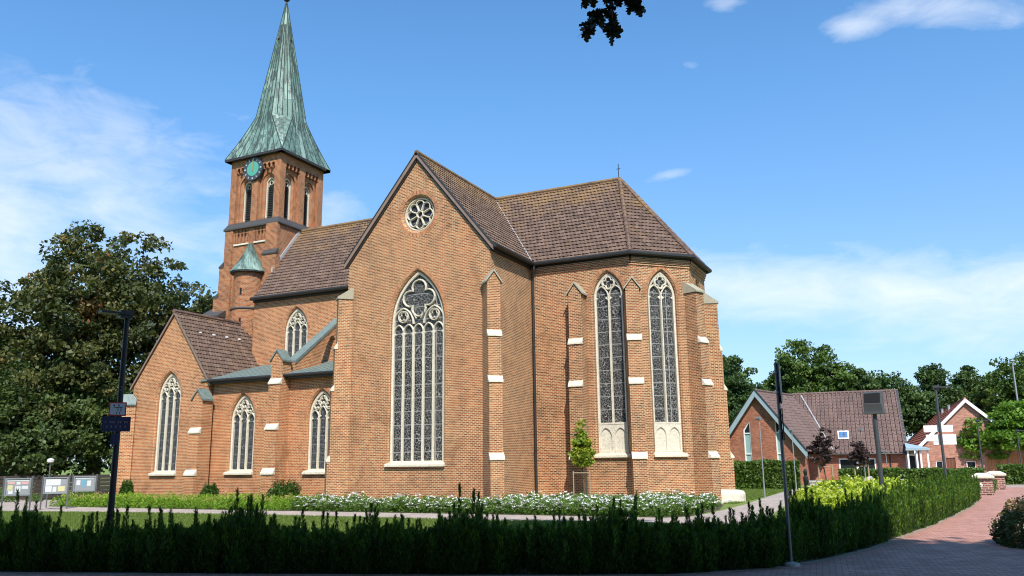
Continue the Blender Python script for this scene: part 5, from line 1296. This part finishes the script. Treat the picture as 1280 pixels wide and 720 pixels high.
# ================================================================== gate pillars
def pillar(x, y, w, h, lab):
    t = thing('gate_pillar', (x, y, 0), lab, 'gate pillar', 'brick pillars at the gate'); f = Fr((x, y, 0), V(math.cos(R(-6)), math.sin(R(-6)), 0))
    m = MB(); m.box(f, -w/2, w/2, 0, h, -w/2, w/2, 'o'); m.build('shaft', 'pillar_brick', t)
    m = MB(); k = w/2+.10; m.box(f, -k, k, h, h+.09, -k, k); c4 = [f.P(a, h+.09, b) for a, b in ((-k, -k), (k, -k), (k, k), (-k, k))]; tp = [f.P(a*.45, h+.26, b*.45) for a, b in ((-k, -k), (k, -k), (k, k), (-k, k))]
    for i in range(4): m.face([c4[i], c4[(i+1) % 4], tp[(i+1) % 4], tp[i]])
    m.face(tp); m.build('capstone', 'cream_stone', t)
pillar(2.02, 46.6, .55, .55, 'lowest front brick pillar at the end of the sunlit hedge')
pillar(2.62, 50.2, .86, .86, 'middle brick pillar with pale cap behind the low one')
pillar(3.75, 58.6, .95, .82, 'rearmost brick pillar with pale cap by the road')
r = np.random.default_rng(8); t = thing('ivy_bush', (3.15, 53.6, 0), 'narrow green bush squeezed between two brick gate pillars', 'bush'); C = in_ball(700)*np.array([.35, .8, .55])+np.array([3.15, 53.6, .5]); leaf_object('foliage', C, .04+.03*r.random(700), 'beech_leaf', t)
m = MB(); m.tube([(3.15, 53.6, 0), (3.15, 53.6, .5)], [.03, .01], 5); m.build('stem', 'bark', t)

# ================================================================== lamps and poles
def led_head(m, o, dx, L=.62, w=.26):
    f = Fr(o, dx); m.box(f, -.06, L, .0, .045, -w/2, w/2); m.box(f, -.10, .16, -.07, .10, -.075, .075)
def text(name, body, size, mat, fr, u, z, d, parent):
    c = bpy.data.curves.new(name, 'FONT'); c.body = body; c.size = size; c.align_x = 'CENTER'; c.align_y = 'CENTER'; c.extrude = .001
    tmp = bpy.data.objects.new(name, c); COL.objects.link(tmp); dg_ = bpy.context.evaluated_depsgraph_get(); me = bpy.data.meshes.new_from_object(tmp.evaluated_get(dg_)); bpy.data.objects.remove(tmp)
    off = Vector(); p = parent
    while p: off = off+Vector(p.location); p = p.parent
    for v in me.vertices: x, y, zz = v.co; v.co = fr.P(u+x, z+y, d+zz)-off
    me.materials.clear(); me.materials.append(MATS[mat]); o = bpy.data.objects.new(name, me); COL.objects.link(o); o.parent = parent; return o
lx, ly = -14.95, 12.0
to_cam = V(-lx, -ly, 0).normalized(); fL = Fr((lx, ly, 0), Z.cross(to_cam), to_cam)
lamp = thing('street_lamp', (lx, ly, 0), 'tall black street lamp with sign plates behind the shaded hedge on the left', 'street lamp')
m = MB(); m.tube([(lx, ly, 0), (lx, ly, 1.2), (lx, ly, 5.12)], [.068, .064, .05], 12); m.tube([(lx, ly, 0), (lx, ly, .9)], .08, 12); m.build('pole', 'lamp_black', lamp)
m = MB(); led_head(m, V(lx, ly, 5.14), -fL.ex*.95+to_cam*.3, .55, .24); m.build('lamp_head', 'lamp_black', lamp)
text('number', '2', .13, 'steel_grey', fL, 0, 3.58, .075, lamp)
def plate(name, fr, u0, u1, z0, z1, mat, parent, d=.085, t=.006):
    m = MB(); m.box(fr, u0, u1, z0, z1, d, d+t); return m.build(name, mat, parent)
s1 = plate('hydrant_sign', fL, -.20, .13, 3.02, 3.30, 'sign_red', lamp)
plate('sign_face', fL, -.175, .105, 3.045, 3.275, 'paper', s1, .092)
m = MB()
for u0, u1, z0, z1 in ((-.11, .055, 3.185, 3.20), (-.035, -.02, 3.11, 3.19), (.02, .035, 3.11, 3.19), (-.12, -.09, 3.215, 3.25), (-.03, .0, 3.215, 3.25), (-.06, -.045, 3.06, 3.10), (.0, .015, 3.06, 3.10)): m.box(fL, u0, u1, z0, z1, .098, .1005)
m.build('sign_marks', 'clock_ring', s1)
s2 = plate('street_sign', fL, -.31, .23, 2.70, 3.0, 'sign_blue', lamp, .092)
m = MB()
for z, us in ((2.89, (-.25, -.17, -.13, -.09, -.01, .03, .11, .15)), (2.80, (-.22, -.14, -.05, .03, .12))):
    for u in us: m.box(fL, u, u+.025, z-.022, z+.022, .0985, .1005)
m.build('sign_lettering', 'steel_grey', s2)
s3 = plate('small_sign', fL, -.12, .03, 2.44, 2.66, 'sign_blue', lamp, .092)

t = thing('sign_post', (-2.46, 17.02, 0), 'grey post with a round sign seen edge on at the corner of the road', 'sign post')
m = MB(); m.tube([(-2.46, 17.02, 0), (-2.46, 17.02, 3.86)], .034, 10); m.build('post', 'steel_grey', t)
vd = V(-2.46, 17.02, 0).normalized(); fS = Fr((-2.46, 17.02, 0), vd, V(vd.y, -vd.x, 0))
m = MB(); disc(m, Fr(fS.P(.02, 0), (fS.ex*.998+fS.n*.05).normalized()), 0, 3.45, 0, .40, .045, .065, 28); disc(m, Fr(fS.P(.02, 0), (fS.ex*.998+fS.n*.05).normalized()), 0, 3.45, 0, .40, .04, .045, 28); m.build('round_sign', 'anthracite', t)
m = MB(); m.box(fS, -.28, .28, 2.34, 2.95, .04, .062); m.build('lower_sign', 'anthracite', t)
m = MB()
for z in (2.5, 2.8, 3.25, 3.65): m.lathe((-2.46, 17.02, z), [(.036, 0), (.05, 0), (.05, .04), (.036, .04)], 10)
m.build('pipe_clamp', 'galvanised', t)
m = MB(); m.lathe((-2.46, 17.02, 0), [(.17, 0), (.16, .05), (.05, .08), (.034, .08)], 12); m.build('footing', 'concrete', t)

def park_lamp(x, y, h, lab, dx=(1, 0, 0), L=.55, mat='steel_grey', r=.05, boards=False, group='slim lamps round the hall'):
    t = thing('street_lamp', (x, y, 0), lab, 'street lamp', group)
    m = MB(); m.tube([(x, y, 0), (x, y, 1.0), (x, y, h)], [r*1.25, r, r*.8], 8); m.build('pole', mat, t)
    m = MB(); led_head(m, V(x, y, h), V(*dx), L, .24); m.build('lamp_head', mat, t)
    return t
t = park_lamp(.78, 42.0, 5.02, 'lamp post carrying white direction boards over the hedge', (1, .1, 0), .62, 'anthracite', .065)
fB = Fr((.78, 42, 0), V(.998, .05, 0))
for k, (u0, u1, z0, z1) in enumerate(((-.66, .52, 3.06, 3.36), (-.60, .60, 2.66, 2.95), (-.32, .60, 2.50, 2.645))):
    m = MB(); m.prism(fB, [(u0, z0), (u1, z0), (u1, z1), (u0, z1)], -.10, -.07); m.build('direction_board', 'white_paint', t)
park_lamp(3.98, 74.0, 4.62, 'lamp with flat head in front of the bright maple, left one', (1, 0, 0), .75, 'anthracite', .06)
park_lamp(6.9, 78.0, 3.9, 'lamp with flat head in front of the bright maple, right one', (1, 0, 0), .6, 'anthracite', .055)
park_lamp(-7.62, 45.4, 4.05, 'thin grey lamp on the lawn beside the path left of the sign post', (-.9, .1, 0), .2, 'galvanised', .035)
park_lamp(-7.55, 56.9, 3.75, 'thin grey lamp at the right end of the tall clipped hedge', (-.9, .1, 0), .2, 'galvanised', .035)
park_lamp(-3.9, 65.6, 3.95, 'thin grey lamp in front of the hall window', (-.9, .1, 0), .2, 'galvanised', .035)
park_lamp(-2.6, 70.6, 2.4, 'short thin grey lamp close to the hall wall', (-.9, .1, 0), .2, 'galvanised', .03)
t = thing('light_mast', (8.9, 96, 0), 'tall pale mast rising above the bright maple', 'mast'); m = MB(); m.tube([(8.9, 96, 0), (8.9, 96, 11.2)], [.12, .07], 10); m.build('pole', 'galvanised', t); m = MB(); m.lathe((8.9, 96, 11.15), [(.07, 0), (.28, .06), (.26, .16), (0, .2)], 10); m.build('lamp_head', 'galvanised', t)
# floodlight on a post behind the sunlit hedge
px_, py_ = -1.52, 34.6
t = thing('floodlight', (px_, py_, 0), 'dark boxy floodlight on a thick grey post behind the sunlit hedge', 'floodlight')
m = MB(); m.tube([(px_, py_, 0), (px_, py_, 3.62)], [.095, .08], 14); m.tube([(px_, py_, 3.62), (px_, py_, 3.75)], .07, 10); m.build('post', 'anthracite', t)
dcam = V(-px_, -py_, 0).normalized(); ff = Fr((px_, py_, 0), (Z.cross(dcam)*.97+dcam*.24).normalized())
m = MB(); m.xprism(ff, [(-.20, 3.72), (.16, 3.68), (.20, 3.98), (.10, 4.42), (-.20, 4.46)][::-1], -.33, .33); m.xprism(ff, [(-.24, 3.60), (.20, 3.60), (.20, 3.70), (-.24, 3.72)][::-1], -.36, .36); m.build('housing', 'louver', t)
m = MB(); m.face([ff.P(-.29, 4.02, .198), ff.P(.29, 4.02, .198), ff.P(.29, 4.38, .118), ff.P(-.29, 4.38, .118)]); 
for v in m.v: v += ff.n*.006
m.build('front_glass', 'void', t)

# ================================================================== notice boards, little lamp, wooden fence
def notice_board(x, y, lab, notes, rz):
    n = V(math.sin(R(rz)), -math.cos(R(rz)), 0); f = Fr((x, y, 0), Z.cross(n), n)
    f = Fr((x, y, 0), V(-n.y, n.x, 0), n)
    t = thing('notice_board', (x, y, 0), lab, 'notice board', 'notice boards by the path')
    for u in (-.56, .56): m = MB(); m.box(f, u-.035, u+.035, 0, 1.60, -.035, .035); m.build('post', 'steel_grey', t)
    m = MB(); lo = [(-.52, .72), (.52, .72), (.52, 1.52), (-.52, 1.52)]; li = [(-.46, .78), (.46, .78), (.46, 1.46), (-.46, 1.46)]
    m.loft(f, lo, -.04, lo, .05); m.loft(f, lo, .05, li, .05); m.loft(f, li, .05, li, .01); m.poly([f.P(a, b, -.04) for a, b in lo[::-1]]); m.build('frame', 'galvanised', t)
    m = MB(); m.poly([f.P(a, b, .01) for a, b in li]); b_ = m.build('back_panel', 'board_grey', t)
    for u0, u1, z0, z1, mt in notes: m = MB(); m.box(f, u0, u1, z0, z1, .012, .016); m.build('notice', mt, b_)
notice_board(-37.75, 25.2, 'nearest notice board with yellow and white notices', [(-.44, .44, 1.37, 1.44, 'paper'), (-.40, -.12, 1.25, 1.34, 'paper_pink'), (-.06, .1, 1.22, 1.34, 'paper'), (.14, .42, 1.24, 1.35, 'paper_pink'), (-.40, -.2, .96, 1.2, 'paper_yellow'), (-.36, -.18, .8, 1.0, 'paper'), (-.1, .12, .9, 1.15, 'paper'), (.16, .42, 1.02, 1.16, 'paper')], 58)
notice_board(-38.1, 27.35, 'middle notice board mostly covered in white posters', [(-.44, .2, 1.12, 1.42, 'paper'), (-.44, -.16, .82, 1.10, 'paper'), (-.12, .04, .82, 1.06, 'paper'), (.1, .40, .84, 1.08, 'paper_yellow'), (.24, .42, 1.15, 1.35, 'board_grey')], 56)
notice_board(-39.8, 30.2, 'rear notice board with blue posters on grey', [(-.42, .42, 1.38, 1.44, 'paper'), (-.38, -.2, 1.05, 1.3, 'paper'), (-.16, .08, 1.12, 1.34, 'paper_blue'), (-.12, .06, .95, 1.10, 'paper_blue'), (.12, .3, 1.0, 1.28, 'paper')], 55)
x, y = -40.0, 28.3
t = thing('garden_lamp', (x, y, 0), 'small pale lamp on a thin pole beside the middle notice board', 'lamp'); m = MB(); m.tube([(x, y, 0), (x, y, 2.25)], .03, 8); m.build('pole', 'steel_grey', t)
m = MB(); m.lathe((x, y, 2.2), [(.05, 0), (.16, .05), (.17, .16), (.1, .22), (0, .24)], 14); m.build('lamp_head', 'paper', t)
fo = Fr((-56, 29.5, 0), V(10.5, 9.2, 0)); L = 13.6
t = thing('wooden_fence', fo.o, 'dark wooden plank fence under the trees behind the notice boards', 'fence')
m = MB()
for k in range(6): m.box(fo, 0, L, .08+k*.24, .08+k*.24+.21, -.02, .02)
m.build('plank_panel', 'shaded_dark_wood', t)
k = 0
while k*2.2 < L: m = MB(); m.box(fo, k*2.2-.06, k*2.2+.06, 0, 1.6, -.14, -.025); m.build('post', 'shaded_dark_wood', t); k += 1
# pale timber shelf at the far left
m = MB(); f2 = Fr((-52.6, 31.0, 0), V(10.5, 9.2, 0)); m.box(f2, -2.5, 2.3, 1.32, 1.5, -.25, .1); m.box(f2, -2.5, 2.1, 1.02, 1.16, -.2, .08)
for u in (-2.3, -.2, 2.0): m.box(f2, u-.07, u+.07, 0, 1.32, -.12, .02)
tag(m.build('timber_rail', 'pale_wood'), 'pale timber rail in front of the dark fence at the left edge', 'rail')
scatter([bush_proto('garden_bush', 'bush', 120+i, 700, .75, .7, .85, .06, 'rose_leaf') for i in range(2)], [(-50.5+1.35*i+random.uniform(-.2, .2), 30.9+1.0*i+random.uniform(-.4, .4)) for i in range(7)], 'bushes below the wooden fence', 'green garden bush growing below the dark wooden fence', (.5, .95))

# ================================================================== monument, boulder, little red-leaved trees
x, y = -4.36, 36.0
t = thing('monument', (x, y, 0), 'slim dark bronze stele on a black block beside the path', 'monument')
f = Fr((x, y, 0), V(.9, .43, 0)); m = MB(); m.box(f, -.22, .22, 0, .44, -.2, .2); m.build('base', 'black_granite', t)
m = MB(); m.lathe((x-.02, y, .44), [(.10, 0), (.105, .12), (.075, .3), (.085, .5), (.11, .68), (.09, .8), (.045, .86), (.075, .93), (.08, 1.02), (.05, 1.1), (0, 1.12)], 10); m.build('bronze_figure', 'bronze', t)
f = Fr((-4.4, 39.0, 0), V(.9, .43, 0)); m = MB(); m.box(f, -.25, .25, 0, .95, -.18, .18); m.box(f, -.29, .29, .95, 1.02, -.22, .22); o = m.build('stone_plinth', 'concrete'); tag(o, 'pale square stone plinth just behind the bronze stele', 'plinth')
bm = bmesh.new(); bmesh.ops.create_icosphere(bm, subdivisions=3, radius=1)
for v in bm.verts:
    c = v.co; n = .16*math.sin(c.x*3.1+1)*math.cos(c.y*2.7)+.12*math.sin(c.z*4+c.x*2)+.05*math.sin(9*c.x+7*c.y); v.co = V(c.x*.45, c.y*.4, c.z*.62)*(1+n)
me = bpy.data.meshes.new('boulder'); bm.to_mesh(me); bm.free(); me.materials.append(MATS['granite']); bo = bpy.data.objects.new('boulder', me); COL.objects.link(bo); bo.location = (-2.55, 45.6, .42); tag(bo, 'upright grey brown boulder among the lime green bushes', 'boulder')
for x, y, H, lob, lab in ((-6.05, 59.9, 1.9, [(0, 0, 2.5, 1.0, .9, .7), (.1, 0, 3.4, .6, .6, .7), (-.3, 0, 1.9, .9, .8, .45)], 'larger dark purple leaved small tree with stakes before the hall'), (-3.92, 61.5, 1.5, [(0, 0, 2.0, .75, .7, .6), (.1, 0, 2.7, .5, .5, .5)], 'smaller dark purple leaved tree before the hall window')):
    make_tree('copper_beech', (x, y, 0), lob, lab, 'purple_leaf', 70, 24, .085, .2, H, .05, hue=(.1, .95), cat='tree', group='purple leaved trees before the hall')
    s = thing('tree_stake', (x, y, 0), 'pale stakes tied beside the '+('larger' if H > 1.6 else 'smaller')+' purple leaved tree', 'tree stake')
    for u in (-.35, .5): m = MB(); m.tube([(x+u, y-.2, 0), (x+u, y-.2, 1.5)], .055, 7); m.build('post', 'pale_wood', s)
    m = MB(); m.tube([(x-.35, y-.2, 1.4), (x+.5, y-.2, 1.4)], .035, 6); m.build('crossbar', 'pale_wood', s)
